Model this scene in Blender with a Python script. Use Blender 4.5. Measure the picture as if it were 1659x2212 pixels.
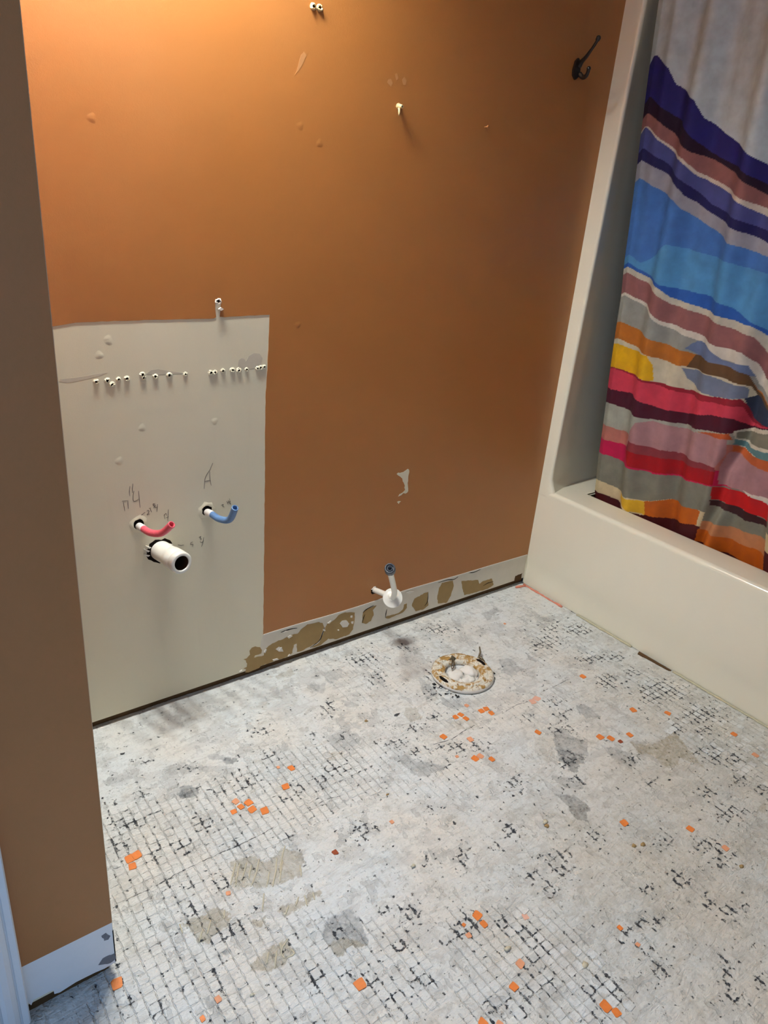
import bpy, bmesh, math, random
import numpy as np
from mathutils import Vector, Matrix, noise as mnoise

for o in list(bpy.data.objects):
    bpy.data.objects.remove(o)
random.seed(7)
rng = np.random.default_rng(7)
SC = bpy.context.scene
COL = SC.collection

# ------------------------------------------------------------------ camera
W_PX, H_PX, F_PX = 1659, 2212, 1565.3
cam_d = bpy.data.cameras.new('camera')
cam_d.sensor_fit = 'VERTICAL'
cam_d.sensor_height = 36.0
cam_d.lens = F_PX / H_PX * 36.0
cam_d.clip_start = 0.02
cam = bpy.data.objects.new('camera', cam_d)
COL.objects.link(cam)
R_ = Vector((0.7989, -0.5962, 0.0795)); D_ = Vector((-0.1793, -0.3623, -0.9146)); Fw = Vector((0.5741, 0.7165, -0.3964))
m = Matrix.Identity(4)
for i in range(3):
    m[i][0] = R_[i]; m[i][1] = -D_[i]; m[i][2] = -Fw[i]
m.translation = Vector((-1.8693, -1.4942, 1.2405))
cam.matrix_world = m
SC.camera = cam

# ------------------------------------------------------------------ world, exposure
wd = bpy.data.worlds.new('hall_daylight'); SC.world = wd; wd.use_nodes = True
bg = wd.node_tree.nodes['Background']
bg.inputs[0].default_value = (0.40, 0.66, 1.12, 1); bg.inputs[1].default_value = 0.37
# an ordinary matte room: a few light bounces are enough
SC.cycles.max_bounces = 4; SC.cycles.diffuse_bounces = 3; SC.cycles.glossy_bounces = 2; SC.cycles.transmission_bounces = 2
SC.cycles.caustics_reflective = False; SC.cycles.caustics_refractive = False
SC.view_settings.view_transform = 'Standard'
SC.view_settings.look = 'None'
SC.view_settings.exposure = 1.0
SC.view_settings.gamma = 1.0
SC.view_settings.use_curve_mapping = False
BULB_WATTS = 13.5
BULB_COLOR = (1.0, 1.05, 1.06)

# ------------------------------------------------------------------ traced outlines, in metres
# x runs right along the back wall, y points into it, z is up; the origin is the floor corner of wall and tub
FLOOR_PATCHES = [('g',0.45,[(-1.4226,-0.2102),(-1.3765,-0.2084),(-1.3568,-0.2456),(-1.3155,-0.2657),(-1.2857,-0.2952),(-1.2924,-0.3127),(-1.3142,-0.2938),(-1.3716,-0.2635),(-1.4181,-0.2424)]),('g',0.6,[(-1.3243,-0.2209),(-1.3032,-0.2311),(-1.2731,-0.2696),(-1.2844,-0.285),(-1.2944,-0.2676),(-1.3046,-0.2501),(-1.3255,-0.24)]),('g',1.3,[(-1.2915,-0.2497),(-1.2779,-0.2564),(-1.2727,-0.2726),(-1.2839,-0.2841),(-1.2916,-0.2694)]),('g',1.2,[(-1.4101,-0.2814),(-1.3885,-0.2949),(-1.3798,-0.3182),(-1.3995,-0.3284),(-1.4223,-0.319),(-1.4211,-0.2999)]),('g',0.35,[(-1.5366,-0.1764),(-1.4946,-0.1868),(-1.4898,-0.2108),(-1.5197,-0.2128),(-1.5421,-0.1937)]),('g',0.4,[(-1.4392,-0.2785),(-1.4077,-0.2673),(-1.417,-0.3223),(-1.4502,-0.3064)]),('g',0.5,[(-0.9755,-0.1149),(-0.9222,-0.1352),(-0.9667,-0.1607),(-0.9787,-0.1353)]),('t',0.5,[(-1.0331,-0.0314),(-0.9763,-0.0295),(-0.9813,-0.0542),(-1.0308,-0.0519)]),('g',0.3,[(-1.5096,-0.3026),(-1.4711,-0.3269),(-1.4978,-0.3473),(-1.5166,-0.3308)]),('g',0.5,[(-0.9897,-0.2617),(-0.9672,-0.2619),(-0.9701,-0.3),(-0.9793,-0.3267),(-0.9728,-0.356),(-0.9939,-0.38),(-1.0387,-0.3824),(-1.0633,-0.3554),(-1.044,-0.3187),(-1.0013,-0.3133)]),('g',0.5,[(-0.9326,-0.2098),(-0.9143,-0.2385),(-0.9078,-0.2564),(-0.9361,-0.2499)]),('g',0.6,[(-0.9417,-0.4657),(-0.9143,-0.4767),(-0.9117,-0.5074),(-0.8633,-0.5373),(-0.8641,-0.5596),(-0.9154,-0.5556),(-0.9419,-0.5391),(-0.9448,-0.5039)]),('g',0.6,[(-0.7107,-0.2793),(-0.6773,-0.2839),(-0.6838,-0.3105),(-0.6859,-0.3316),(-0.7297,-0.3275)]),('g',0.6,[(-0.6873,-0.3455),(-0.6582,-0.3848),(-0.6612,-0.4116),(-0.6949,-0.4019),(-0.7114,-0.3673)]),('g',0.6,[(-0.4243,-0.3026),(-0.3887,-0.3104),(-0.3913,-0.3725),(-0.4571,-0.3827),(-0.4642,-0.3543)]),('g',0.45,[(-0.898,-0.0833),(-0.8475,-0.0968),(-0.8669,-0.1331),(-0.9166,-0.1421),(-0.9233,-0.1153)]),('g',0.4,[(-0.9647,-0.1286),(-0.9338,-0.1319),(-0.9578,-0.1622),(-0.978,-0.1502)]),('g',0.5,[(-0.2834,-0.0804),(-0.2125,-0.0776),(-0.2242,-0.1031),(-0.2983,-0.1234)]),('t',0.45,[(-0.7975,-0.3297),(-0.7743,-0.3506),(-0.794,-0.3868),(-0.8276,-0.3798),(-0.8261,-0.3471)]),('t',0.4,[(-0.8595,-0.2354),(-0.8421,-0.2385),(-0.8531,-0.2537),(-0.8651,-0.2501)]),('t',0.4,[(-0.7387,-0.4337),(-0.6773,-0.4574),(-0.6914,-0.489),(-0.7451,-0.4693)]),('t',0.4,[(-1.0775,-0.3644),(-1.0359,-0.3782),(-1.0641,-0.4015),(-1.0851,-0.3828)]),('g',0.75,[(-0.536,-0.6033),(-0.4977,-0.6101),(-0.5001,-0.6512),(-0.487,-0.6879),(-0.5231,-0.7121),(-0.5628,-0.6937),(-0.5742,-0.6562)]),('g',1.2,[(-0.5726,-0.6572),(-0.5447,-0.6927),(-0.5306,-0.7136),(-0.5896,-0.7388),(-0.6055,-0.7203),(-0.5902,-0.6888)]),('g',0.65,[(-0.3895,-0.5749),(-0.3638,-0.5795),(-0.3657,-0.6355),(-0.4073,-0.6243),(-0.4128,-0.5965)]),('t',0.9,[(-0.3831,-0.7421),(-0.3539,-0.7791),(-0.2446,-0.7809),(-0.2536,-0.8084),(-0.2828,-0.8604),(-0.3024,-0.9086),(-0.3092,-0.8806),(-0.3194,-0.8501),(-0.3816,-0.8652),(-0.389,-0.8371),(-0.3727,-0.8049),(-0.409,-0.7826)]),('g',0.5,[(-0.3807,-0.7403),(-0.3425,-0.7669),(-0.3712,-0.7997),(-0.3863,-0.8269),(-0.4024,-0.7866)]),('g',0.65,[(-0.4628,-0.706),(-0.4221,-0.7435),(-0.4318,-0.7987),(-0.4624,-0.8033),(-0.4726,-0.7675)]),('g',0.4,[(-0.1416,-0.181),(-0.0714,-0.2153),(-0.1012,-0.2348),(-0.1676,-0.2176)]),('g',0.6,[(-0.3136,-0.3144),(-0.3053,-0.3546),(-0.3385,-0.3612),(-0.3428,-0.3415)]),('g',0.6,[(-0.655,-0.7123),(-0.6188,-0.7405),(-0.6105,-0.7735),(-0.6445,-0.7793),(-0.6615,-0.7361)]),('t',0.4,[(-0.3117,-0.9376),(-0.2779,-0.9644),(-0.3144,-0.9697),(-0.3351,-0.9512)]),('t',0.35,[(-0.5964,-0.5923),(-0.5511,-0.6264),(-0.598,-0.672),(-0.6361,-0.6722),(-0.6267,-0.63)]),('g',0.4,[(-0.2588,-0.5632),(-0.2207,-0.5702),(-0.2289,-0.5965),(-0.2608,-0.5851)]),('g',1.0,[(-0.6956,-0.7611),(-0.6606,-0.7883),(-0.657,-0.832),(-0.6942,-0.8533),(-0.7107,-0.8379),(-0.7025,-0.7931)]),('t',0.6,[(-0.7397,-0.7949),(-0.723,-0.8104),(-0.7199,-0.8658),(-0.7395,-0.8533)]),('t',0.7,[(-0.3132,-1.0387),(-0.278,-1.0556),(-0.3145,-1.0741),(-0.319,-1.0559)]),('g',0.35,[(-0.7544,-0.8856),(-0.7519,-0.9187),(-0.7343,-0.9692),(-0.7688,-0.9167)]),('t',0.25,[(-0.8088,-0.9296),(-0.6993,-0.9657),(-0.7514,-1.0244),(-0.8284,-1.0248),(-0.8504,-1.0066),(-0.843,-0.9648)]),('g',0.3,[(-0.832,-1.0412),(-0.7538,-1.0736),(-0.7491,-1.1031),(-0.8346,-1.0832)]),('t',0.25,[(-0.9485,-1.0762),(-0.8632,-1.1161),(-0.8858,-1.1501),(-0.9485,-1.1209)]),('t',0.3,[(-0.8053,-1.1578),(-0.7214,-1.179),(-0.7662,-1.2136),(-0.8202,-1.1938)]),('g',0.75,[(-1.3444,-0.7678),(-1.3278,-0.7515),(-1.2984,-0.7356),(-1.271,-0.7391),(-1.2629,-0.766),(-1.2758,-0.8214),(-1.3082,-0.8082),(-1.3289,-0.8109)]),('t',0.6,[(-1.3437,-0.7716),(-1.3051,-0.7801),(-1.2758,-0.8214),(-1.3082,-0.8082),(-1.3289,-0.8109)]),('t',0.3,[(-0.9715,-0.6628),(-0.9412,-0.6771),(-0.944,-0.6995),(-0.9846,-0.6972)]),('t',0.25,[(-1.1268,-0.9513),(-1.0943,-0.963),(-1.1265,-0.9991),(-1.167,-0.9751)]),('t',0.25,[(-1.0989,-0.7747),(-1.0589,-0.8086),(-1.0805,-0.8412),(-1.1243,-0.8051)]),('t',0.8,[(-1.5433,-0.5978),(-1.4957,-0.6046),(-1.4703,-0.5997),(-1.4566,-0.6267),(-1.4713,-0.6451),(-1.5127,-0.6551),(-1.5342,-0.654),(-1.5317,-0.6292)]),('t',0.65,[(-1.405,-0.5263),(-1.3607,-0.534),(-1.3469,-0.5637),(-1.3002,-0.5516),(-1.2775,-0.5833),(-1.2999,-0.6266),(-1.3489,-0.6263),(-1.3787,-0.6109),(-1.4035,-0.5986),(-1.4285,-0.5747)]),('t',0.75,[(-1.3811,-0.6725),(-1.3653,-0.672),(-1.3423,-0.676),(-1.3117,-0.6735),(-1.2909,-0.6718),(-1.293,-0.6857),(-1.3539,-0.6903),(-1.3779,-0.6889)]),('t',0.8,[(-1.4308,-0.6578),(-1.4048,-0.6712),(-1.4162,-0.6813),(-1.4332,-0.6684)]),('t',0.75,[(-1.4735,-0.7356),(-1.4414,-0.7284),(-1.3949,-0.7294),(-1.3938,-0.7533),(-1.4186,-0.7658),(-1.448,-0.7619),(-1.4759,-0.7403)]),('g',0.9,[(-1.5038,-0.6838),(-1.4908,-0.6859),(-1.4934,-0.6971),(-1.5036,-0.6952)]),('g',0.7,[(-1.5564,-0.7462),(-1.5484,-0.7515),(-1.5447,-0.7823),(-1.5535,-0.7792),(-1.5593,-0.7585)]),('g',0.5,[(-1.2856,-0.5738),(-1.2775,-0.5833),(-1.2877,-0.606),(-1.3023,-0.5966)])]
DARK_CLUSTERS = [(-1.4511,-0.1679,0.0223,-0.0138,-0.0029,-0.0081),(-1.3754,-0.2395,0.0167,-0.0104,-0.0036,-0.0086),(-1.2837,-0.35,0.0166,-0.0104,-0.0119,-0.0236),(-1.339,-0.3464,0.0163,-0.0102,-0.0055,-0.0117),(-1.4887,-0.2624,0.0158,-0.0099,-0.0044,-0.0121),(-1.5566,-0.249,0.0128,-0.0081,-0.0039,-0.012),(-1.4868,-0.3264,0.0153,-0.0098,-0.0029,-0.0076),(-1.1792,-0.2145,0.0214,-0.013,-0.0086,-0.0164),(-1.071,-0.293,0.0154,-0.0094,-0.007,-0.0112),(-1.192,-0.4334,0.0138,-0.0087,-0.0078,-0.0131),(-1.1338,-0.4331,0.0171,-0.0107,-0.0072,-0.0114),(-1.4133,-0.4056,0.0153,-0.0097,-0.0063,-0.0142),(-1.5517,-0.3176,0.03,-0.019,-0.005,-0.0148),(-1.2324,-0.4385,0.0108,-0.0069,-0.0042,-0.0074),(-1.1969,-0.2995,0.0176,-0.0109,-0.0093,-0.0171),(-0.9729,-0.214,0.0099,-0.0059,-0.0128,-0.0199),(-0.6301,-0.1047,0.0232,-0.0134,-0.0143,-0.0181),(-0.4765,-0.0817,0.037,-0.0211,-0.0219,-0.0256),(-0.7763,-0.0974,0.0333,-0.0194,-0.0165,-0.0233),(-0.8034,-0.1783,0.0249,-0.0147,-0.0195,-0.0269),(-0.6563,-0.2493,0.0092,-0.0054,-0.0177,-0.0211),(-0.6978,-0.3208,0.021,-0.0126,-0.0084,-0.0098),(-0.7604,-0.4003,0.0167,-0.0101,-0.0114,-0.0134),(-0.8289,-0.4054,0.026,-0.0158,-0.0105,-0.013),(-0.9104,-0.4251,0.0374,-0.023,-0.0096,-0.0124),(-1.0829,-0.4237,0.0233,-0.0145,-0.0103,-0.0157),(-1.1398,-0.4372,0.017,-0.0106,-0.0095,-0.0151),(-0.8896,-0.4802,0.0185,-0.0113,-0.0127,-0.0156),(-0.8421,-0.5505,0.0122,-0.0076,-0.013,-0.0148),(-0.5483,-0.5355,0.0137,-0.0083,-0.0133,-0.0123),(-0.2442,-0.3091,0.0288,-0.0166,-0.0248,-0.0222),(-0.1468,-0.2595,0.0259,-0.0147,-0.0271,-0.0238),(-0.5262,-0.6027,0.0101,-0.0061,-0.0176,-0.0153),(-0.7536,-0.684,0.027,-0.0168,-0.0203,-0.0195),(-0.9902,-0.2276,0.0163,-0.0099,-0.0155,-0.0244),(-1.0011,-0.3261,0.0125,-0.0077,-0.0118,-0.0177),(-0.7827,-0.5219,0.0633,-0.0389,-0.0141,-0.0155),(-0.0742,-0.3107,0.0392,-0.0223,-0.0281,-0.0231),(-0.2114,-0.3187,0.0374,-0.0215,-0.0253,-0.0222),(-0.1713,-0.4414,0.0365,-0.0212,-0.0251,-0.02),(-0.0956,-0.4766,0.0287,-0.0167,-0.0198,-0.0148),(-0.2183,-0.5478,0.0307,-0.0182,-0.0292,-0.0221),(-0.1087,-0.5551,0.0238,-0.0141,-0.0192,-0.0137),(-0.1181,-0.6469,0.0539,-0.032,-0.0365,-0.0245),(-0.0807,-0.6848,0.0231,-0.0137,-0.0249,-0.0159),(-0.1696,-0.6624,0.03,-0.018,-0.0234,-0.0159),(-0.1087,-0.7801,0.0406,-0.0245,-0.0351,-0.0211),(-0.2342,-0.8965,0.0168,-0.0104,-0.0255,-0.0148),(-0.2372,-0.8698,0.0204,-0.0125,-0.0205,-0.0122),(-0.2095,-0.9302,0.0202,-0.0125,-0.0256,-0.0142),(-0.4978,-0.62,0.0272,-0.0165,-0.0135,-0.0114),(-0.4357,-0.7842,0.0195,-0.0121,-0.0223,-0.016),(-0.5783,-0.7021,0.0191,-0.0118,-0.0201,-0.0168),(-0.6212,-0.7558,0.0246,-0.0153,-0.0151,-0.0124),(-0.2446,-1.0246,0.016,-0.01,-0.0239,-0.0123),(-0.1707,-0.8259,0.0213,-0.013,-0.0166,-0.01),(-0.4688,-0.862,0.0125,-0.0078,-0.0126,-0.0087),(-0.4317,-0.5278,0.0179,-0.0108,-0.0148,-0.0128),(-0.4545,-0.5783,0.021,-0.0127,-0.019,-0.0161),(-0.2213,-0.7748,0.0212,-0.0129,-0.0163,-0.0104),(-0.2586,-0.9765,0.0162,-0.01,-0.0193,-0.0105),(-1.5346,-0.5058,0.0115,-0.0074,-0.0047,-0.012),(-1.4922,-0.5371,0.0092,-0.0059,-0.0038,-0.0089),(-1.442,-0.5582,0.0117,-0.0076,-0.0069,-0.0147),(-1.5132,-0.586,0.0133,-0.0088,-0.0071,-0.0165),(-1.4732,-0.661,0.0065,-0.0043,-0.0074,-0.0153),(-1.4519,-0.6647,0.0065,-0.0044,-0.0077,-0.0154),(-1.4996,-0.657,0.0129,-0.0085,-0.0059,-0.0127),(-1.533,-0.7236,0.0081,-0.0054,-0.0063,-0.0137),(-1.5323,-0.7449,0.006,-0.004,-0.0042,-0.0089),(-1.3853,-0.8036,0.0127,-0.0084,-0.0067,-0.0109),(-1.398,-0.8196,0.0103,-0.0069,-0.0078,-0.0128),(-1.6656,-0.6845,0.0116,-0.0077,-0.0046,-0.0135),(-1.5878,-0.5582,0.0087,-0.0057,-0.003,-0.0084),(-1.6299,-0.7251,0.0115,-0.0077,-0.005,-0.013),(-1.5826,-0.3662,0.0144,-0.0093,-0.0068,-0.0208),(-1.5214,-0.4182,0.0144,-0.0092,-0.0076,-0.02),(-1.4686,-0.4307,0.0147,-0.0095,-0.0056,-0.0136),(-1.383,-0.4942,0.0149,-0.0095,-0.0048,-0.0098),(-1.2849,-0.5307,0.0102,-0.0065,-0.0073,-0.013),(-1.2852,-0.6076,0.0049,-0.0032,-0.0053,-0.0089),(-1.4208,-0.6501,0.0067,-0.0044,-0.0055,-0.0106),(-0.9718,-0.6332,0.0167,-0.0105,-0.0082,-0.0096),(-1.1125,-0.6157,0.0105,-0.0067,-0.0069,-0.0094),(-1.0653,-0.7346,0.0103,-0.0066,-0.0091,-0.0109),(-0.8651,-0.7733,0.0192,-0.0123,-0.0173,-0.0168),(-0.9177,-0.7901,0.0133,-0.0085,-0.0108,-0.0108),(-1.0062,-0.7769,0.0103,-0.0066,-0.0217,-0.0236),(-0.9113,-0.88,0.0154,-0.01,-0.013,-0.012),(-0.8475,-0.8748,0.0132,-0.0085,-0.0113,-0.0099),(-0.902,-0.9265,0.01,-0.0065,-0.0103,-0.009),(-1.2079,-0.784,0.0163,-0.0107,-0.0073,-0.0097),(-1.1744,-0.8132,0.0139,-0.0092,-0.0169,-0.0211),(-1.0929,-0.8919,0.0163,-0.0107,-0.0162,-0.0174),(-1.1212,-0.8944,0.0138,-0.0091,-0.0098,-0.0108),(-1.0392,-0.9272,0.0141,-0.0093,-0.0129,-0.0127),(-1.0218,-0.9634,0.0163,-0.0107,-0.0108,-0.0101),(-1.0529,-1.0068,0.0134,-0.0089,-0.0102,-0.0094),(-1.3401,-0.8414,0.0127,-0.0084,-0.0057,-0.0084),(-1.3793,-0.8184,0.0084,-0.0055,-0.0094,-0.0149),(-1.3583,-0.8506,0.0062,-0.0041,-0.0083,-0.0124),(-1.3131,-0.8777,0.0125,-0.0084,-0.0088,-0.0122),(-1.2484,-0.9178,0.0127,-0.0085,-0.0096,-0.0118),(-1.2305,-0.9359,0.0106,-0.007,-0.0081,-0.0096),(-1.3053,-0.9215,0.0123,-0.0083,-0.0115,-0.0152),(-1.1706,-1.0292,0.0125,-0.0084,-0.0101,-0.0103),(-1.1343,-1.0622,0.0124,-0.0083,-0.0105,-0.0099),(-1.0961,-1.0468,0.0128,-0.0085,-0.0112,-0.0103),(-1.0569,-1.0486,0.013,-0.0087,-0.0118,-0.0105),(-1.1335,-1.0307,0.0063,-0.0043,-0.0089,-0.0087),(-1.0183,-0.9966,0.0183,-0.0121,-0.0128,-0.0116),(-1.2297,-0.8569,0.0133,-0.0087,-0.0068,-0.0087),(-1.1437,-0.6004,0.0236,-0.0151,-0.0131,-0.0188),(-1.3131,-0.768,0.0067,-0.0044,-0.0047,-0.0072),(-0.8221,-0.8824,0.0239,-0.0154,-0.0144,-0.0123),(-0.8508,-0.9108,0.0155,-0.0101,-0.0165,-0.0141),(-0.9103,-0.8848,0.0102,-0.0066,-0.0104,-0.0095),(-0.9009,-0.9232,0.0151,-0.0098,-0.0103,-0.0091),(-0.7201,-0.8938,0.0166,-0.0106,-0.0161,-0.0126),(-0.5996,-0.9847,0.0167,-0.0108,-0.0175,-0.0116),(-0.5228,-1.0432,0.0254,-0.0162,-0.022,-0.013),(-0.3871,-1.018,0.0302,-0.0191,-0.0253,-0.0142),(-0.5289,-1.0842,0.0248,-0.016,-0.0216,-0.0123),(-0.733,-1.0323,0.0155,-0.0101,-0.0149,-0.0103),(-0.6576,-1.0609,0.0211,-0.0136,-0.019,-0.0121),(-0.6534,-1.1238,0.0154,-0.01,-0.0155,-0.0092),(-0.6366,-1.1579,0.0177,-0.0116,-0.0186,-0.0104),(-0.8515,-1.0756,0.0167,-0.011,-0.0152,-0.0109),(-0.8164,-1.0736,0.017,-0.0111,-0.0106,-0.0074),(-0.782,-1.0925,0.0122,-0.008,-0.011,-0.0073),(-0.8626,-1.1527,0.0159,-0.0106,-0.0215,-0.0143),(-0.7649,-1.2242,0.0115,-0.0077,-0.0332,-0.0188),(-0.7923,-1.2561,0.0179,-0.012,-0.0123,-0.0069),(-0.9616,-1.1276,0.0153,-0.0103,-0.0129,-0.0096),(-0.9684,-1.1045,0.0111,-0.0074,-0.0108,-0.0083),(-1.05,-1.0439,0.0175,-0.0117,-0.012,-0.0106),(-1.0639,-1.0562,0.0129,-0.0087,-0.0098,-0.0086),(-1.0245,-1.1417,0.0126,-0.0085,-0.0079,-0.0061),(-1.0893,-1.0453,0.0086,-0.0058,-0.0113,-0.0104),(-0.9965,-1.1074,0.0109,-0.0072,-0.0124,-0.0097),(-0.8515,-1.1205,0.014,-0.0092,-0.0099,-0.0068),(-0.7235,-1.271,0.0092,-0.0061,-0.0159,-0.0082),(-0.6022,-1.1727,0.0127,-0.0084,-0.0097,-0.0052),(-0.981,-1.1328,0.013,-0.0087,-0.0083,-0.0064),(-0.3717,-0.9537,0.0187,-0.0117,-0.0177,-0.0104)]
SCRAPS = [(-1.1992,-0.3461,0.5,1),(-1.1746,-0.3642,1,0),(-1.2141,-0.4077,1,0),(-1.3287,-0.3868,0.9,1),(-1.3064,-0.4053,1,0),(-1.3257,-0.4068,0.85,0),(-1.3083,-0.4261,1,0),(-1.3452,-0.4113,0.8,0),(-1.2877,-0.4439,1.1,0),(-0.7148,-0.43,0.9,0),(-0.6958,-0.4291,0.95,0),(-0.6946,-0.4489,0.95,0),(-0.6368,-0.4474,0.95,0),(-0.6187,-0.4478,0.95,0),(-0.6196,-0.4682,1,0),(-0.6555,-0.4094,0.75,1),(-0.7926,-0.4711,1,0),(-0.7402,-0.5152,1,1),(-0.7775,-0.5718,1.1,0),(-0.7609,-0.5726,1,1),(-0.7439,-0.5961,0.95,0),(-0.8116,-0.5431,0.5,1),(-0.2598,-0.1654,0.5,1),(-0.4844,-0.4926,1.2,2),(-0.4639,-0.4901,1.2,2),(-0.5679,-0.5884,1,0),(-0.2658,-0.4915,1,0),(-0.2648,-0.6665,1.1,0),(-0.1907,-0.727,0.95,0),(-0.4391,-0.6885,1.1,0),(-0.4182,-0.7064,1.1,0),(-0.4057,-0.7282,0.7,3),(-0.3614,-0.7255,1,0),(-0.1105,-0.8774,0.95,0),(-0.1391,-0.9522,1,1),(-1.5554,-0.4101,1.1,0),(-1.5701,-0.4109,1.1,0),(-1.5721,-0.4307,1.0,0),(-1.6713,-0.6433,1.15,0),(-1.4419,-0.5868,0.55,1),(-1.543,-0.7595,0.7,1),(-1.577,-0.7738,0.6,0),(-1.332,-0.8705,1.15,0),(-1.0697,-0.8873,1,0),(-1.0718,-0.9075,0.8,0),(-1.1045,-0.8871,0.4,0),(-1.1118,-0.9082,0.6,1),(-1.0714,-0.6185,0.6,1),(-1.2187,-0.6188,0.7,3),(-0.992,-0.94,0.75,2),(-1.0704,-1.0001,0.9,1),(-1.1106,-1.0235,0.85,0),(-1.1987,-1.0372,0.9,0),(-1.1764,-1.0541,0.7,1),(-0.6286,-0.9023,1,0),(-0.5137,-0.9962,1,0),(-0.4943,-1.0697,0.8,1),(-0.8551,-1.0583,0.6,0),(-0.8552,-1.0986,0.5,1),(-1.001,-1.1358,1.1,0),(-0.9934,-1.1534,0.9,0)]
GRID_ZONES = [([(-1.5851,-0.2699),(-1.3872,-0.3012),(-1.2245,-0.2993),(-1.0009,-0.3617),(-1.0245,-0.5284),(-1.2611,-0.5342),(-1.4769,-0.6345),(-1.5055,-0.8329),(-1.7626,-0.6993),(-1.6392,-0.5388)],1.0),([(-1.4769,-0.6345),(-1.3052,-0.7128),(-1.1871,-0.8472),(-1.2228,-0.9667),(-1.2922,-0.9765),(-1.5055,-0.8329)],0.8),([(-1.1116,-0.8394),(-0.9277,-0.9597),(-0.9508,-1.1487),(-1.0162,-1.1958),(-1.2371,-1.0294)],0.8),([(-1.2099,-0.2716),(-0.9817,-0.3336),(-0.9032,-0.4979),(-0.7466,-0.5948),(-0.8876,-0.6476),(-1.1037,-0.5118)],0.45),([(-0.6771,-0.2198),(-0.5192,-0.437),(-0.3104,-0.5124),(-0.5187,-0.5734),(-0.7886,-0.4514)],0.4),([(-0.1148,-0.4959),(0.0138,-0.6527),(-0.0145,-0.9233),(-0.2243,-1.0295),(-0.2857,-0.8404)],0.5),([(-0.9167,0.053),(-0.6589,-0.0387),(-0.7445,-0.3026),(-0.9199,-0.2434)],0.35),([(-0.1,-0.0965),(-0.0081,-0.2849),(-0.0937,-0.4802),(-0.3239,-0.4008),(-0.3133,-0.237)],0.4)]
RIDGE_ZONES = [[(-1.2364,-0.129),(-1.0193,-0.0395),(-0.967,-0.1086),(-1.0411,-0.1937),(-1.2364,-0.2103)],[(-1.405,-0.5263),(-1.3607,-0.534),(-1.3002,-0.5516),(-1.2823,-0.5971),(-1.3505,-0.6291),(-1.4299,-0.5776)],[(-1.4735,-0.7356),(-1.4414,-0.7284),(-1.3949,-0.7294),(-1.3938,-0.7533),(-1.448,-0.7619)],[(-1.1326,-0.5511),(-1.0062,-0.5711),(-1.0937,-0.6323),(-1.2036,-0.6285),(-1.257,-0.6563),(-1.2985,-0.6687)]]
TORN = [[(-1.1158,0.0627),(-1.1059,0.0622),(-1.096,0.0711),(-1.0975,0.084),(-1.0904,0.0923),(-1.0804,0.0929),(-1.0658,0.0855),(-1.0599,0.0741),(-1.0612,0.0637),(-1.0685,0.0631),(-1.0801,0.064),(-1.0843,0.0577),(-1.0537,0.0548),(-1.0496,0.0737),(-1.0277,0.085),(-0.9888,0.0893),(-0.9766,0.09),(-0.9584,0.0935),(-0.9459,0.0911),(-0.9369,0.1009),(-0.9155,0.1115),(-0.8771,0.1074),(-0.8638,0.1001),(-0.858,0.0837),(-0.8623,0.0721),(-0.8664,0.0571),(-0.8752,0.0387),(-0.8896,0.0353),(-0.9072,0.0315),(-0.9309,0.0265),(-0.9467,0.0287),(-0.9494,0.0587),(-0.9586,0.057),(-0.9624,0.0309),(-0.9777,0.0233),(-1.0354,0.0229),(-1.0621,0.023),(-1.0679,0.0172),(-1.0999,0.0147),(-1.11,0.0184),(-1.1072,0.0284),(-1.1158,0.0331),(-1.1058,0.0341),(-1.1044,0.0446),(-1.1087,0.057)],[(-0.853,0.0821),(-0.8471,0.0932),(-0.8243,0.0975),(-0.8085,0.1105),(-0.7852,0.1125),(-0.7502,0.101),(-0.7497,0.0727),(-0.7527,0.0435),(-0.7655,0.0291),(-0.8098,0.0269),(-0.8407,0.0388),(-0.8519,0.0326),(-0.8663,0.0242),(-0.8859,0.0249),(-0.8973,0.0265),(-0.8718,0.0359),(-0.8601,0.0616)],[(-0.72,0.0929),(-0.7026,0.1015),(-0.6696,0.102),(-0.6832,0.0888),(-0.6778,0.0698),(-0.6872,0.0518),(-0.7052,0.0469),(-0.7205,0.0552)],[(-0.6303,0.0447),(-0.6271,0.0508),(-0.5804,0.0474),(-0.5618,0.0561),(-0.5598,0.0734),(-0.548,0.0735),(-0.5461,0.0572),(-0.5605,0.0449),(-0.6182,0.0389)],[(-0.5265,0.0601),(-0.5172,0.0825),(-0.4738,0.0918),(-0.4615,0.092),(-0.4617,0.063),(-0.4543,0.0389),(-0.4739,0.0299),(-0.5069,0.0325)],[(-0.416,0.0939),(-0.4056,0.1093),(-0.3581,0.1061),(-0.3502,0.0833),(-0.3578,0.0482),(-0.3717,0.026),(-0.4115,0.0338),(-0.4193,0.0582)],[(-0.3167,0.0928),(-0.2371,0.0754),(-0.2264,0.0573),(-0.212,0.0649),(-0.1695,0.0636),(-0.1562,0.0344),(-0.1812,0.0257),(-0.2931,0.0314),(-0.3093,0.0647)],[(-0.0476,0.0409),(-0.0128,0.0438),(-0.0133,0.0143),(-0.0483,0.0212)]]
ISLANDS = [[(-0.8031,0.0794),(-0.7952,0.0868),(-0.7797,0.0837),(-0.7684,0.0685),(-0.7745,0.0588),(-0.7919,0.0627)],[(-1.0167,0.0625),(-1.0063,0.0668),(-0.997,0.0589),(-0.9921,0.046),(-1.0059,0.0508)],[(-0.7652,0.0957),(-0.7582,0.0936),(-0.7593,0.0856),(-0.7665,0.0895)],[(-0.7619,0.0732),(-0.7531,0.0721),(-0.7541,0.0624),(-0.7606,0.0661)]]
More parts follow.
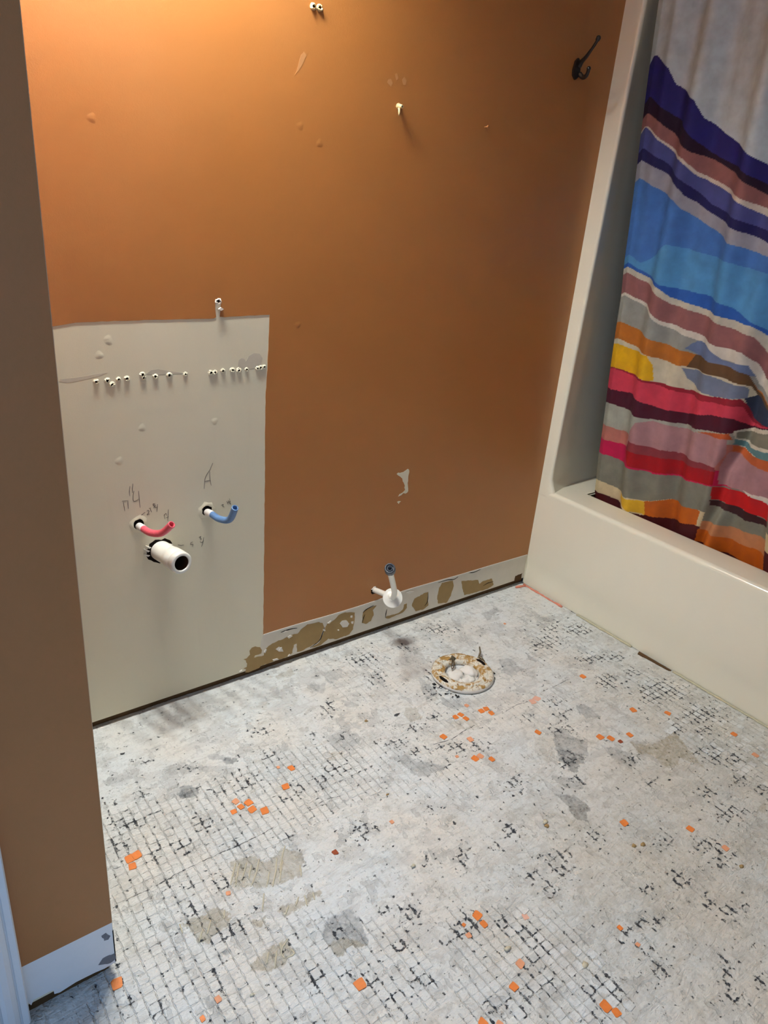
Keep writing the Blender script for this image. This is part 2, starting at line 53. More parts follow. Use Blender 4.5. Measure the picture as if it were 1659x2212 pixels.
CRACKS = [[(-0.4232,0.1148),(-0.3852,0.1147),(-0.3542,0.1087),(-0.336,0.1142)],[(-0.3193,0.1194),(-0.2898,0.1177),(-0.2618,0.112),(-0.2219,0.1182)],[(-0.7198,0.0908),(-0.7096,0.0987),(-0.681,0.1054)],[(-0.7198,0.0549),(-0.7168,0.0713),(-0.712,0.0837)],[(-0.4627,0.0887),(-0.4607,0.0554),(-0.4714,0.0424)],[(-0.8564,0.0832),(-0.8619,0.0654),(-0.8721,0.0426),(-0.9022,0.0281)],[(-0.2083,0.0447),(-0.1858,0.0502),(-0.1599,0.0487)],[(-1.0015,0.1122),(-0.9895,0.1137),(-0.9652,0.113),(-0.9497,0.1097)],[(-0.6305,0.0469),(-0.6297,0.0623),(-0.6281,0.0758)]]
CHIPS = [[(-0.9955,0.1118),(-0.9865,0.1136),(-0.9803,0.1117),(-0.9894,0.1093)],[(-0.9813,0.0916),(-0.9707,0.0944),(-0.9644,0.0898),(-0.9765,0.0853)],[(-0.8472,0.0949),(-0.8361,0.1011),(-0.8326,0.0984),(-0.8421,0.0917)],[(-1.0539,0.0658),(-1.0482,0.0748),(-1.0457,0.0718),(-1.0509,0.0617)],[(-1.1285,0.0284),(-1.12,0.0315),(-1.1186,0.0288),(-1.1257,0.0258)],[(-1.006,0.0556),(-1.0017,0.0637),(-0.9978,0.0629),(-1.0023,0.0528)],[(-0.8627,0.0787),(-0.8543,0.0744),(-0.854,0.0701),(-0.8607,0.0732)],[(-0.9778,0.0266),(-0.9717,0.0309),(-0.9679,0.027),(-0.9746,0.0239)],[(-0.557,0.1165),(-0.5414,0.1178),(-0.5248,0.1117),(-0.5442,0.108)],[(-0.8103,0.0603),(-0.8052,0.0596),(-0.805,0.0563),(-0.8091,0.0573)],[(-1.0265,0.031),(-1.0115,0.0304),(-1.0068,0.0255),(-1.0234,0.026)]]
PATCH = [(-1.5172,0.9668),(-1.4973,0.9695),(-1.4757,0.9724),(-1.4262,0.973),(-1.3776,0.9733),(-1.3026,0.9736),(-1.2232,0.9728),(-1.2001,0.9719),(-1.1883,0.9731),(-1.1839,0.9764),(-1.185,0.9932),(-1.1841,1.009),(-1.1777,1.0132),(-1.1717,1.0089),(-1.1729,0.993),(-1.1751,0.9762),(-1.1628,0.9749),(-1.1034,0.9766),(-1.0525,0.978),(-1.0541,0.926),(-1.0561,0.8692),(-1.0574,0.8352),(-1.0601,0.7868),(-1.0604,0.737),(-1.0585,0.6216),(-1.0581,0.4973),(-1.057,0.2972),(-1.0564,0.1212)]
PAINT_LOW = [(-1.0564,0.1212),(-1.0113,0.1216),(-0.9371,0.1209),(-0.8596,0.1185),(-0.7622,0.1175),(-0.6788,0.1188),(-0.5663,0.1231),(-0.4285,0.1208),(-0.3144,0.1184),(-0.1626,0.1171),(-0.004,0.1148)]
HOLES = [(-1.4455,0.8541),(-1.4233,0.8545),(-1.4151,0.8457),(-1.4006,0.8558),(-1.3833,0.856),(-1.3505,0.8619),(-1.3484,0.855),(-1.3235,0.8556),(-1.2927,0.8565),(-1.2569,0.8562),(-1.1969,0.8552),(-1.1876,0.8552),(-1.1691,0.8575),(-1.145,0.8576),(-1.1292,0.8565),(-1.11,0.8569),(-1.0823,0.8574),(-1.0744,0.8586),(-1.0658,0.8597)]
STRIPHOLE = [(-1.1778,1.0092),(-1.1736,0.993)]
POPS = [(-1.416,0.9379),(-1.4353,0.907),(-1.3573,0.7465),(-1.1899,0.7425),(-1.4096,0.6796),(-1.4113,0.6776),(-1.4171,1.3296),(-0.9787,0.9526),(-0.9884,1.3653),(-0.9387,1.3371),(-0.9731,0.6968),(-1.4146,0.934),(-1.331,0.1961),(-0.978,-0.011)]
PENCIL = [[(-1.2189,0.5808),(-1.2173,0.5936),(-1.2158,0.6063),(-1.2104,0.6171),(-1.2039,0.6251),(-1.1999,0.6335),(-1.1958,0.6419)],[(-1.2039,0.622),(-1.2035,0.6017),(-1.2006,0.5861)],[(-1.2172,0.5983),(-1.2095,0.5996),(-1.2022,0.5989)],[(-1.3909,0.6168),(-1.393,0.6049),(-1.3928,0.5938)],[(-1.3843,0.6218),(-1.3863,0.6099),(-1.3864,0.6)],[(-1.383,0.6044),(-1.3855,0.5925),(-1.3853,0.5805),(-1.3789,0.5801),(-1.3736,0.5833)],[(-1.373,0.6026),(-1.3722,0.5826),(-1.3717,0.5619)],[(-1.4105,0.5852),(-1.3993,0.5838)],[(-1.4073,0.5816),(-1.4068,0.5716),(-1.4057,0.5602)],[(-1.3976,0.5848),(-1.398,0.5749),(-1.3977,0.5644)],[(-1.3571,0.5494),(-1.3542,0.5519),(-1.3519,0.5489),(-1.3541,0.5442),(-1.3571,0.5407),(-1.3503,0.5425)],[(-1.3485,0.5559),(-1.3476,0.5501),(-1.3464,0.5458)],[(-1.3516,0.5555),(-1.3477,0.5568)],[(-1.3433,0.5646),(-1.3392,0.5654),(-1.3418,0.5613),(-1.3386,0.5591),(-1.3412,0.555)],[(-1.3356,0.5611),(-1.3378,0.5554),(-1.3325,0.5559)],[(-1.3317,0.5629),(-1.3326,0.5536),(-1.334,0.5444)],[(-1.3396,0.5568),(-1.3373,0.5655)],[(-1.3175,0.5339),(-1.316,0.5226)],[(-1.3181,0.5309),(-1.3132,0.5361),(-1.3117,0.5301)],[(-1.3067,0.5448),(-1.3083,0.5294),(-1.3094,0.516)],[(-1.3137,0.5248),(-1.307,0.5266)],[(-1.1757,0.5297),(-1.1708,0.5321),(-1.1719,0.5268),(-1.1676,0.5244)],[(-1.1613,0.539),(-1.1578,0.5296)],[(-1.1572,0.5404),(-1.1556,0.5347),(-1.1518,0.529)],[(-1.1545,0.5443),(-1.1507,0.5277)],[(-1.1605,0.5339),(-1.1512,0.5371)],[(-1.2557,0.4484),(-1.2502,0.4486)],[(-1.2549,0.4477),(-1.2561,0.4436),(-1.2499,0.4421),(-1.2516,0.437)],[(-1.2346,0.4569),(-1.2295,0.4591),(-1.2317,0.4547),(-1.2281,0.4516),(-1.2313,0.4496)],[(-1.2322,0.4459),(-1.2278,0.4421),(-1.2224,0.4459)],[(-1.2222,0.4548),(-1.2246,0.4414),(-1.2285,0.4311)],[(-1.2878,0.4497),(-1.2803,0.4463),(-1.2726,0.4457)],[(-1.3753,0.539),(-1.368,0.5439),(-1.3607,0.5486)]]
SMUDGES = [[(-1.1317,0.8656),(-1.1299,0.8787),(-1.1227,0.8832),(-1.1155,0.8811),(-1.1119,0.8743),(-1.1046,0.8871),(-1.0919,0.893),(-1.0771,0.8906),(-1.0695,0.8801),(-1.073,0.8669),(-1.0878,0.8578),(-1.11,0.8565)],[(-1.3419,0.8622),(-1.3322,0.8702),(-1.3165,0.8713),(-1.2914,0.8649),(-1.2656,0.86),(-1.2591,0.8573),(-1.2916,0.8587),(-1.3202,0.8591)],[(-1.5154,0.8601),(-1.5136,0.8643),(-1.4849,0.865),(-1.4452,0.8695),(-1.4221,0.8709),(-1.4399,0.8647),(-1.4714,0.8596),(-1.4994,0.8559)]]
SCAR = [[(-0.6388,0.5257),(-0.6336,0.5291),(-0.6267,0.5271),(-0.6156,0.5277),(-0.606,0.5318),(-0.5985,0.5353),(-0.594,0.5309),(-0.5928,0.525),(-0.5941,0.5167),(-0.5946,0.5073),(-0.5935,0.4976),(-0.5949,0.4902),(-0.5928,0.4822),(-0.5906,0.4732),(-0.5896,0.4653),(-0.592,0.4613),(-0.5985,0.4581),(-0.6069,0.4616),(-0.6142,0.4561),(-0.6253,0.4538),(-0.6215,0.4603),(-0.6084,0.4642),(-0.6011,0.4702),(-0.6054,0.4776),(-0.6038,0.4841),(-0.6081,0.4915),(-0.6135,0.499),(-0.6169,0.509),(-0.6255,0.5161),(-0.6339,0.5212)],[(-0.628,0.4374),(-0.6214,0.4391),(-0.6132,0.4371),(-0.6185,0.4337),(-0.6204,0.4297),(-0.6248,0.4339)]]
WHITE_SMEARS = [[(-1.005,1.4559),(-0.9989,1.4683),(-0.9951,1.4819),(-0.9912,1.4938),(-0.9849,1.4997),(-0.9781,1.4943),(-0.9852,1.481),(-0.9956,1.4655)],[(-0.7694,1.4758),(-0.7674,1.4814),(-0.76,1.4842),(-0.7539,1.4761),(-0.7583,1.4683)],[(-0.7494,1.4947),(-0.7444,1.4972),(-0.7394,1.4872),(-0.7442,1.4829)],[(-0.7288,1.4869),(-0.7229,1.4931),(-0.7155,1.4869),(-0.7171,1.4776),(-0.7236,1.4767)]]
NAILS = [(-0.9667,1.5806),(-0.9514,1.5811),(-0.7332,1.4314),(-0.4578,1.4219)]
HOOK = [(-0.0833,1.6763),(-0.0863,1.6599),(-0.0996,1.6417),(-0.1158,1.6245),(-0.1362,1.6126),(-0.1447,1.5967),(-0.139,1.5769)]
HOOK2 = [(-0.1365,1.5773),(-0.1211,1.5795),(-0.1095,1.5856),(-0.1039,1.5939),(-0.1022,1.6007)]
DRY_GAP = [(-0.0315,0.045)]
PART_BOTTOM = [(-1.8002,0.0345),(-1.7968,0.026),(-1.7925,0.0351),(-1.7692,0.035),(-1.7627,0.033),(-1.7624,0.0236),(-1.7547,0.0207),(-1.7289,0.0248),(-1.7172,0.0243),(-1.6981,0.0234),(-1.6837,0.021),(-1.6664,0.0221)]
PART_SMUDGE = [[(-1.6922,0.0373),(-1.6842,0.0475),(-1.6648,0.0452),(-1.6638,0.0313),(-1.6734,0.0277)],[(-1.6827,0.1008),(-1.6755,0.1025),(-1.6691,0.0905),(-1.6731,0.0846),(-1.679,0.0872)]]
RED = [(-1.3755,0.01,0.5145),(-1.3771,-0.025,0.5224),(-1.3703,-0.058,0.5235),(-1.3571,-0.09,0.5342),(-1.3452,-0.118,0.5633)]
BLUE = [(-1.2119,0.01,0.517),(-1.2134,-0.025,0.5252),(-1.2062,-0.055,0.5226),(-1.1971,-0.09,0.5338),(-1.1968,-0.118,0.5738)]
PVC = [(-1.3295,0.0,0.4445),(-1.3185,-0.1,0.4541)]
SUP = [(-0.6841,0.005,0.1597),(-0.6827,-0.07,0.1752),(-0.6806,-0.085,0.1761),(-0.6881,-0.1,0.2029),(-0.7258,-0.135,0.2578),(-0.7793,-0.185,0.328),(-0.8051,-0.21,0.3644)]
BANDS = [([(-0.0979,1.6475),(-0.1479,1.6124),(-0.1697,1.577),(-0.2473,1.534),(-0.2726,1.4965),(-0.3581,1.448),(-0.4688,1.3907)],(40,35,110)),([(-0.0969,1.5507),(-0.1468,1.5215),(-0.2026,1.4928),(-0.2572,1.4486),(-0.3009,1.4188),(-0.4061,1.3801),(-0.4806,1.3454)],(35,10,35)),([(-0.0999,1.5118),(-0.1468,1.4884),(-0.1972,1.4545),(-0.254,1.4186),(-0.3329,1.3948),(-0.4114,1.359),(-0.4874,1.3194)],(150,100,95)),([(-0.1043,1.4808),(-0.1808,1.4323),(-0.2447,1.3991),(-0.2784,1.3719),(-0.3518,1.3436),(-0.4296,1.3113),(-0.4949,1.2906)],(215,205,190)),([(-0.1037,1.4763),(-0.1809,1.425),(-0.2429,1.3918),(-0.277,1.3635),(-0.3544,1.3327),(-0.4325,1.2996),(-0.4999,1.2711)],(75,80,140)),([(-0.1006,1.4265),(-0.1665,1.3981),(-0.241,1.354),(-0.2657,1.3378),(-0.3303,1.2952),(-0.4017,1.2713),(-0.508,1.2404)],(30,28,85)),([(-0.0991,1.3973),(-0.1727,1.3694),(-0.2378,1.3368),(-0.2653,1.3091),(-0.3356,1.2728),(-0.4085,1.2438),(-0.5149,1.2136)],(160,160,168)),([(-0.105,1.35),(-0.1675,1.3254),(-0.2398,1.2963),(-0.2662,1.2744),(-0.3444,1.2361),(-0.4181,1.2048),(-0.5233,1.1813)],(70,120,188)),([(-0.1016,1.1477),(-0.1556,1.1275),(-0.211,1.1587),(-0.2435,1.1842),(-0.2653,1.1818),(-0.386,1.1635),(-0.5299,1.1422)],(85,150,200)),([(-0.1045,1.1243),(-0.191,1.0957),(-0.2457,1.0756),(-0.2685,1.0718),(-0.3593,1.0662),(-0.4628,1.0462),(-0.5667,1.0007)],(42,95,175)),([(-0.1045,1.1124),(-0.1927,1.0875),(-0.2485,1.063),(-0.2741,1.0462),(-0.3682,1.0282),(-0.4706,1.0144),(-0.5332,1.0077),(-0.571,0.9842)],(205,198,178)),([(-0.106,1.0958),(-0.1901,1.073),(-0.2471,1.0441),(-0.2782,1.0281),(-0.3721,1.0115),(-0.4759,0.9931),(-0.5396,0.9826),(-0.5721,0.945),(-0.585,0.93)],(150,98,95)),([(-0.1113,1.0392),(-0.1964,1.0156),(-0.2615,0.978),(-0.3577,0.9612),(-0.4497,0.9405),(-0.5229,0.9384),(-0.5569,0.915),(-0.5799,0.8795),(-0.6004,0.8707)],(220,212,195)),([(-0.1099,1.0312),(-0.1984,1.0063),(-0.2608,0.9682),(-0.3342,0.9478),(-0.39,0.9349),(-0.4572,0.9096),(-0.5263,0.906),(-0.5546,0.8873),(-0.5667,0.858),(-0.6105,0.8322)],(155,155,145)),([(-0.1069,0.9527),(-0.1769,0.9396),(-0.2517,0.9187),(-0.3444,0.9028),(-0.4202,0.8947),(-0.5006,0.8935),(-0.5468,0.8809),(-0.5657,0.8439),(-0.6149,0.8149)],(185,110,35)),([(-0.1076,0.9015),(-0.1879,0.8862),(-0.2559,0.8722),(-0.3261,0.8623),(-0.4282,0.8607),(-0.4989,0.8605),(-0.5545,0.8504),(-0.5712,0.822),(-0.62,0.7954)],(210,200,172)),([(-0.1127,0.8097),(-0.1929,0.8028),(-0.2713,0.8008),(-0.3687,0.796),(-0.4726,0.8039),(-0.5446,0.8137),(-0.578,0.7767),(-0.6274,0.767)],(150,30,45)),([(-0.1102,0.8059),(-0.1942,0.7963),(-0.2727,0.7939),(-0.3148,0.7867),(-0.4258,0.782),(-0.5497,0.7937),(-0.5702,0.7505),(-0.6302,0.756)],(208,62,82)),([(-0.1139,0.7361),(-0.205,0.7436),(-0.2997,0.7231),(-0.3841,0.7279),(-0.4752,0.7505),(-0.5389,0.7585),(-0.568,0.7402),(-0.631,0.7529)],(75,15,35)),([(-0.1155,0.6932),(-0.1911,0.6883),(-0.2662,0.6845),(-0.3644,0.6911),(-0.4452,0.6992),(-0.5445,0.7161),(-0.5657,0.7298),(-0.632,0.7494)],(168,168,152)),([(-0.1199,0.6178),(-0.225,0.6147),(-0.3463,0.6433),(-0.6446,0.7007)],(185,115,100)),([(-0.1192,0.5682),(-0.2206,0.5738),(-0.2995,0.5849),(-0.5219,0.5996),(-0.668,0.6105)],(195,22,75)),([(-0.1249,0.5198),(-0.2386,0.5164),(-0.3263,0.5163),(-0.4278,0.5355),(-0.5285,0.5504),(-0.68,0.5646)],(130,127,110)),([(-0.1289,0.4243),(-0.2259,0.4172),(-0.3158,0.4198),(-0.389,0.4492),(-0.4467,0.4524),(-0.5113,0.464),(-0.7042,0.4713)],(218,198,155)),([(-0.1332,0.3825),(-0.227,0.3781),(-0.3136,0.37),(-0.3429,0.3807),(-0.501,0.4134),(-0.7166,0.4238)],(75,12,12))]
CPOLYS = [([(-0.3423,0.9121),(-0.3682,0.9386),(-0.4157,0.9352),(-0.4732,0.9051),(-0.5403,0.9068),(-0.559,0.8791),(-0.5426,0.879),(-0.4762,0.8928),(-0.3999,0.8928)],(110,125,158)),([(-0.3716,0.9012),(-0.4202,0.8947),(-0.5006,0.8935),(-0.5468,0.8809),(-0.5668,0.8395),(-0.6161,0.8106),(-0.6206,0.7932),(-0.5712,0.822),(-0.5545,0.8504),(-0.4989,0.8605),(-0.4282,0.8607),(-0.3539,0.861)],(100,72,42)),([(-0.1076,0.8848),(-0.1781,0.875),(-0.2469,0.8738),(-0.2661,0.8466),(-0.2729,0.8012),(-0.1929,0.8028),(-0.1147,0.8091)],(228,175,20)),([(-0.344,0.8563),(-0.4286,0.8593),(-0.5506,0.8472),(-0.5537,0.8161),(-0.4724,0.8048),(-0.4042,0.8063),(-0.3614,0.8281)],(120,130,150)),([(-0.5488,0.8162),(-0.5695,0.8286),(-0.6189,0.7997),(-0.6297,0.7582),(-0.5724,0.7608)],(45,55,75)),([(-0.214,0.5746),(-0.2293,0.6244),(-0.2517,0.6668),(-0.2911,0.6808),(-0.3672,0.6788),(-0.4475,0.6896),(-0.5386,0.6994),(-0.5401,0.6521),(-0.5249,0.6085),(-0.4126,0.6025),(-0.2967,0.5979),(-0.2347,0.598)],(175,130,130)),([(-0.4419,0.6905),(-0.5398,0.7147),(-0.5467,0.6969),(-0.4995,0.6925)],(190,90,40)),([(-0.2132,0.5628),(-0.2342,0.6007),(-0.2967,0.5979),(-0.4126,0.6025),(-0.5249,0.6085),(-0.5281,0.5955),(-0.4177,0.58),(-0.3028,0.5692),(-0.2407,0.5688)],(140,55,60)),([(-0.2125,0.5598),(-0.2407,0.5688),(-0.3028,0.5692),(-0.4177,0.58),(-0.5281,0.5955),(-0.5277,0.5533),(-0.4269,0.5396),(-0.3254,0.5205),(-0.2501,0.5232)],(165,12,20)),([(-0.2236,0.3951),(-0.2265,0.4144),(-0.2724,0.4138),(-0.3163,0.4176),(-0.3264,0.3752),(-0.2804,0.3748)],(228,178,40)),([(-0.316,0.4187),(-0.3892,0.4482),(-0.5116,0.463),(-0.5061,0.4155),(-0.403,0.3858),(-0.3253,0.3748)],(195,98,20)),([(-0.5453,0.7227),(-0.5826,0.7396),(-0.632,0.7494),(-0.6563,0.6559),(-0.5588,0.6582)],(220,210,185)),([(-0.5508,0.7204),(-0.6348,0.7384),(-0.6458,0.6962),(-0.589,0.6952),(-0.5502,0.703)],(135,130,110)),([(-0.5484,0.7),(-0.5919,0.6838),(-0.6481,0.6873),(-0.6551,0.6604),(-0.5806,0.6703),(-0.5478,0.6823)],(100,138,138)),([(-0.5472,0.6786),(-0.6066,0.6639),(-0.6542,0.664),(-0.6615,0.6355),(-0.6025,0.6416),(-0.5463,0.6617)],(198,100,50)),([(-0.5443,0.6596),(-0.6025,0.6416),(-0.6615,0.6355),(-0.6824,0.5554),(-0.6099,0.5533),(-0.5362,0.5574),(-0.5339,0.6142)],(175,130,130)),([(-0.599,0.557),(-0.6806,0.5623),(-0.6854,0.5438),(-0.6259,0.549)],(222,212,195)),([(-0.5289,0.5484),(-0.6102,0.5524),(-0.685,0.5452),(-0.6963,0.5019),(-0.597,0.5036),(-0.5302,0.5097)],(190,20,20)),([(-0.5291,0.5077),(-0.597,0.5036),(-0.6965,0.5009),(-0.7008,0.4845),(-0.6294,0.4757),(-0.5312,0.49)],(60,25,25)),([(-0.528,0.4899),(-0.6294,0.4757),(-0.7008,0.4845),(-0.7098,0.45),(-0.6128,0.4401),(-0.521,0.4346)],(130,128,110)),([(-0.5206,0.4361),(-0.6128,0.4401),(-0.7098,0.45),(-0.7209,0.407),(-0.6226,0.4005),(-0.5144,0.4037)],(195,130,85)),([(-0.5113,0.4052),(-0.6226,0.4005),(-0.7209,0.407),(-0.7366,0.3466),(-0.6356,0.3479),(-0.5083,0.3581)],(198,98,12)),([(-0.5019,0.3611),(-0.6343,0.3529),(-0.7354,0.3514),(-0.7545,0.2778),(-0.5215,0.2763)],(75,12,12))]
CEDGE = [(-0.1383,0.3629),(-0.1339,0.4887),(-0.1023,1.0237),(-0.1059,1.1312),(-0.1013,1.495),(-0.0879,1.7715)]
CFOLD = [(-0.5485,0.7198),(-0.5267,0.6013),(-0.527,0.4895),(-0.5097,0.376)]
RIDGES = [[(-1.4005,-0.5333),(-1.4172,-0.5547),(-1.4308,-0.5732)],[(-1.3933,-0.5379),(-1.4116,-0.5622),(-1.4241,-0.5813)],[(-1.3824,-0.5449),(-1.4063,-0.5735)],[(-1.3756,-0.5534),(-1.3957,-0.5804)],[(-1.3558,-0.5497),(-1.3821,-0.5814),(-1.3997,-0.5972)],[(-1.3248,-0.5655),(-1.3456,-0.5971),(-1.3646,-0.62)],[(-1.2971,-0.5492),(-1.3226,-0.5794),(-1.3367,-0.5988)],[(-1.3184,-0.5779),(-1.3481,-0.6191)],[(-1.2943,-0.6059),(-1.3058,-0.6308)],[(-1.3535,-0.5879),(-1.374,-0.6139)],[(-1.3862,-0.625),(-1.4059,-0.6563)],[(-1.4929,-0.6205),(-1.5102,-0.6434)],[(-1.512,-0.6286),(-1.5277,-0.6485)],[(-1.463,-0.6154),(-1.4718,-0.6309)],[(-1.5433,-0.5978),(-1.5456,-0.6167)],[(-1.435,-0.7326),(-1.4472,-0.7499)],[(-1.4209,-0.7387),(-1.4395,-0.7645)],[(-1.3938,-0.7301),(-1.4144,-0.7429),(-1.4168,-0.7575)],[(-1.4099,-0.7295),(-1.4131,-0.7406)],[(-1.3981,-0.7505),(-1.3979,-0.7604),(-1.4126,-0.7603)],[(-1.3337,-0.6668),(-1.3477,-0.6798)],[(-1.3227,-0.6701),(-1.3294,-0.6918)],[(-1.3054,-0.6738),(-1.3113,-0.6888)],[(-1.3592,-0.6723),(-1.3727,-0.6852)]]
SEAMS = [[(-1.6316,-0.4997),(-1.5877,-0.4975),(-1.5488,-0.4984),(-1.5122,-0.4932),(-1.4823,-0.4927),(-1.4241,-0.4933),(-1.3805,-0.4958),(-1.338,-0.4968),(-1.2923,-0.4944)],[(-0.8324,-0.4791),(-0.777,-0.4882),(-0.7255,-0.4813),(-0.694,-0.4808)],[(-0.5967,-0.4855),(-0.5409,-0.4803),(-0.4951,-0.4862)],[(-0.4327,-0.4751),(-0.3686,-0.4785),(-0.31,-0.4776)],[(-1.1888,-0.4912),(-1.1531,-0.4889),(-1.1236,-0.4973)]]
CRUMBS = [(-0.78,-0.8036,0.007,0),(-0.7866,-0.8129,0.006,1),(-0.6635,-0.953,0.005,1),(-0.6452,-0.9624,0.007,1),(-0.5096,-1.1164,0.006,1),(-0.9732,-1.0695,0.007,0),(-1.0317,-0.5499,0.004,1),(-1.0692,-0.968,0.006,0),(-1.4852,-0.1149,0.0045,2),(-0.8446,-0.3427,0.006,2),(-1.103,-0.7334,0.006,0),(-1.493,-0.7843,0.006,0),(-0.9267,-0.3197,0.005,1)]
HOOK_UP = [(-0.1505,-0.006,1.5993),(-0.1542,-0.016,1.6085),(-0.1595,-0.032,1.6169),(-0.1654,-0.05,1.6299),(-0.1674,-0.062,1.6418),(-0.1684,-0.07,1.6539)]
HOOK_LOW = [(-0.1437,-0.006,1.5823),(-0.1428,-0.018,1.5743),(-0.145,-0.03,1.5764),(-0.1495,-0.038,1.5837),(-0.153,-0.042,1.5913)]
HOOK_PLATE = [(-0.1566,-0.004,1.609),(-0.1509,-0.004,1.5761)]

# ------------------------------------------------------------------ helpers
def lin(c):
    return tuple((v/255/12.92 if v/255 <= .04045 else ((v/255+.055)/1.055)**2.4) for v in c)

class NT:
    def __init__(s, name):
        s.m = bpy.data.materials.new(name); s.m.use_nodes = True
        s.t = s.m.node_tree; s.N = s.t.nodes; s.L = s.t.links
        s.b = s.N['Principled BSDF']
    def set(s, sock, v):
        if isinstance(v, bpy.types.NodeSocket): s.L.new(v, sock)
        elif isinstance(v, (tuple, list)) and sock.type == 'RGBA' and len(v) == 3: sock.default_value = (*v, 1)
        else: sock.default_value = v
    def math(s, op, a, b=0.0, c=None, clamp=False):
        n = s.N.new('ShaderNodeMath'); n.operation = op; n.use_clamp = clamp
        s.set(n.inputs[0], a); s.set(n.inputs[1], b)
        if c is not None: s.set(n.inputs[2], c)
        return n.outputs[0]
    def pos(s):
        return s.N.new('ShaderNodeNewGeometry').outputs['Position']
    def obj(s):
        return s.N.new('ShaderNodeTexCoord').outputs['Object']
    def sep(s, v):
        n = s.N.new('ShaderNodeSeparateXYZ'); s.L.new(v, n.inputs[0]); return n.outputs
    def scale(s, v, k):
        n = s.N.new('ShaderNodeVectorMath'); n.operation = 'MULTIPLY'; s.L.new(v, n.inputs[0]); n.inputs[1].default_value = k; return n.outputs[0]
    def noise(s, vec, sc, det=2.0, rough=.55, dist=0.0):
        det = min(det, 3.0)
        n = s.N.new('ShaderNodeTexNoise'); s.L.new(vec, n.inputs['Vector'])
        n.inputs['Scale'].default_value = sc; n.inputs['Detail'].default_value = det
        n.inputs['Roughness'].default_value = rough; n.inputs['Distortion'].default_value = dist
        return n.outputs['Fac']
    def step(s, v, a, b):
        n = s.N.new('ShaderNodeMapRange'); n.interpolation_type = 'SMOOTHSTEP'
        s.set(n.inputs['Value'], v); n.inputs['From Min'].default_value = a; n.inputs['From Max'].default_value = b
        return n.outputs['Result']
    def rng(s, v, a, b, c, d):
        n = s.N.new('ShaderNodeMapRange'); s.set(n.inputs['Value'], v)
        for k, q in zip(('From Min', 'From Max', 'To Min', 'To Max'), (a, b, c, d)): n.inputs[k].default_value = q
        return n.outputs['Result']
    def mix(s, f, a, b, bt='MIX'):
        n = s.N.new('ShaderNodeMix'); n.data_type = 'RGBA'; n.blend_type = bt
        s.set(n.inputs[0], f); s.set(n.inputs[6], a); s.set(n.inputs[7], b); return n.outputs[2]
    def attr(s, name):
        n = s.N.new('ShaderNodeAttribute'); n.attribute_name = name; return n
    def bump(s, h, strength=.3, dist=.002):
        n = s.N.new('ShaderNodeBump'); n.inputs['Strength'].default_value = strength; n.inputs['Distance'].default_value = dist
        s.set(n.inputs['Height'], h); s.L.new(n.outputs[0], s.b.inputs['Normal'])
    def out(s, color, rough=.6, spec=.5, metal=0.0):
        s.set(s.b.inputs['Base Color'], color); s.set(s.b.inputs['Roughness'], rough)
        s.b.inputs['Specular IOR Level'].default_value = spec; s.b.inputs['Metallic'].default_value = metal
        return s.m

def simple(name, rgb, rough=.5, spec=.5, var=.08, scale=60, bump=0.0, metal=0.0):
    t = NT(name); p = t.obj(); n = t.noise(p, scale, 3)
    c = lin(rgb)
    col = t.mix(n, tuple(v*(1-var) for v in c), tuple(min(1, v*(1+var)) for v in c))
    if bump: t.bump(n, bump, .001)
    return t.out(col, rough, spec, metal)

def mesh(name, verts, faces, mats, parent=None, smooth=False, fmat=None):
    me = bpy.data.meshes.new(name); me.from_pydata([tuple(v) for v in verts], [], faces)
    for mm in (mats if isinstance(mats, (list, tuple)) else [mats]): me.materials.append(mm)
    if smooth: me.polygons.foreach_set('use_smooth', [True]*len(me.polygons))
    if fmat is not None: me.polygons.foreach_set('material_index', fmat)
    me.update()
    o = bpy.data.objects.new(name, me); COL.objects.link(o)
    if parent is not None: o.parent = parent
    return o

def grid_mesh(name, V, nu, nv, mat, parent=None, smooth=True):
    """V: (nu*nv,3) array, index i*nv+j."""
    me = bpy.data.meshes.new(name)
    i, j = np.meshgrid(np.arange(nu-1), np.arange(nv-1), indexing='ij')
    a = (i*nv+j).ravel(); F = np.stack([a, a+nv, a+nv+1, a+1], 1).astype(np.int32)
    me.vertices.add(len(V)); me.vertices.foreach_set('co', V.astype(np.float32).ravel())
    me.loops.add(F.size); me.loops.foreach_set('vertex_index', F.ravel())
    me.polygons.add(len(F)); me.polygons.foreach_set('loop_start', np.arange(len(F), dtype=np.int32)*4)
    me.polygons.foreach_set('use_smooth', np.full(len(F), smooth))
    me.materials.append(mat); me.update(calc_edges=True)
    o = bpy.data.objects.new(name, me); COL.objects.link(o)
    if parent is not None: o.parent = parent
    return o

def tag(o, label, cat, group=None, kind=None):
    o['label'] = label; o['category'] = cat
    if group: o['group'] = group
    if kind: o['kind'] = kind
    return o

def structure(o, label, cat):
    return tag(o, label, cat, kind='structure')

def empty(name, loc, label, cat, group=None):
    o = bpy.data.objects.new(name, None); o.location = loc; o.empty_display_size = .05
    COL.objects.link(o); return tag(o, label, cat, group)

def box(name, a, b, mat, parent=None, bevel=0.0):
    (x0, y0, z0), (x1, y1, z1) = a, b
    v = [(x, y, z) for x in (x0, x1) for y in (y0, y1) for z in (z0, z1)]
    f = [(0, 1, 3, 2), (4, 6, 7, 5), (0, 4, 5, 1), (2, 3, 7, 6), (0, 2, 6, 4), (1, 5, 7, 3)]
    o = mesh(name, v, f, mat, parent)
    if bevel:
        bm = bmesh.new(); bm.from_mesh(o.data)
        bmesh.ops.bevel(bm, geom=bm.edges[:], offset=bevel, segments=3, affect='EDGES', profile=.5)
        bm.to_mesh(o.data); bm.free()
    return o

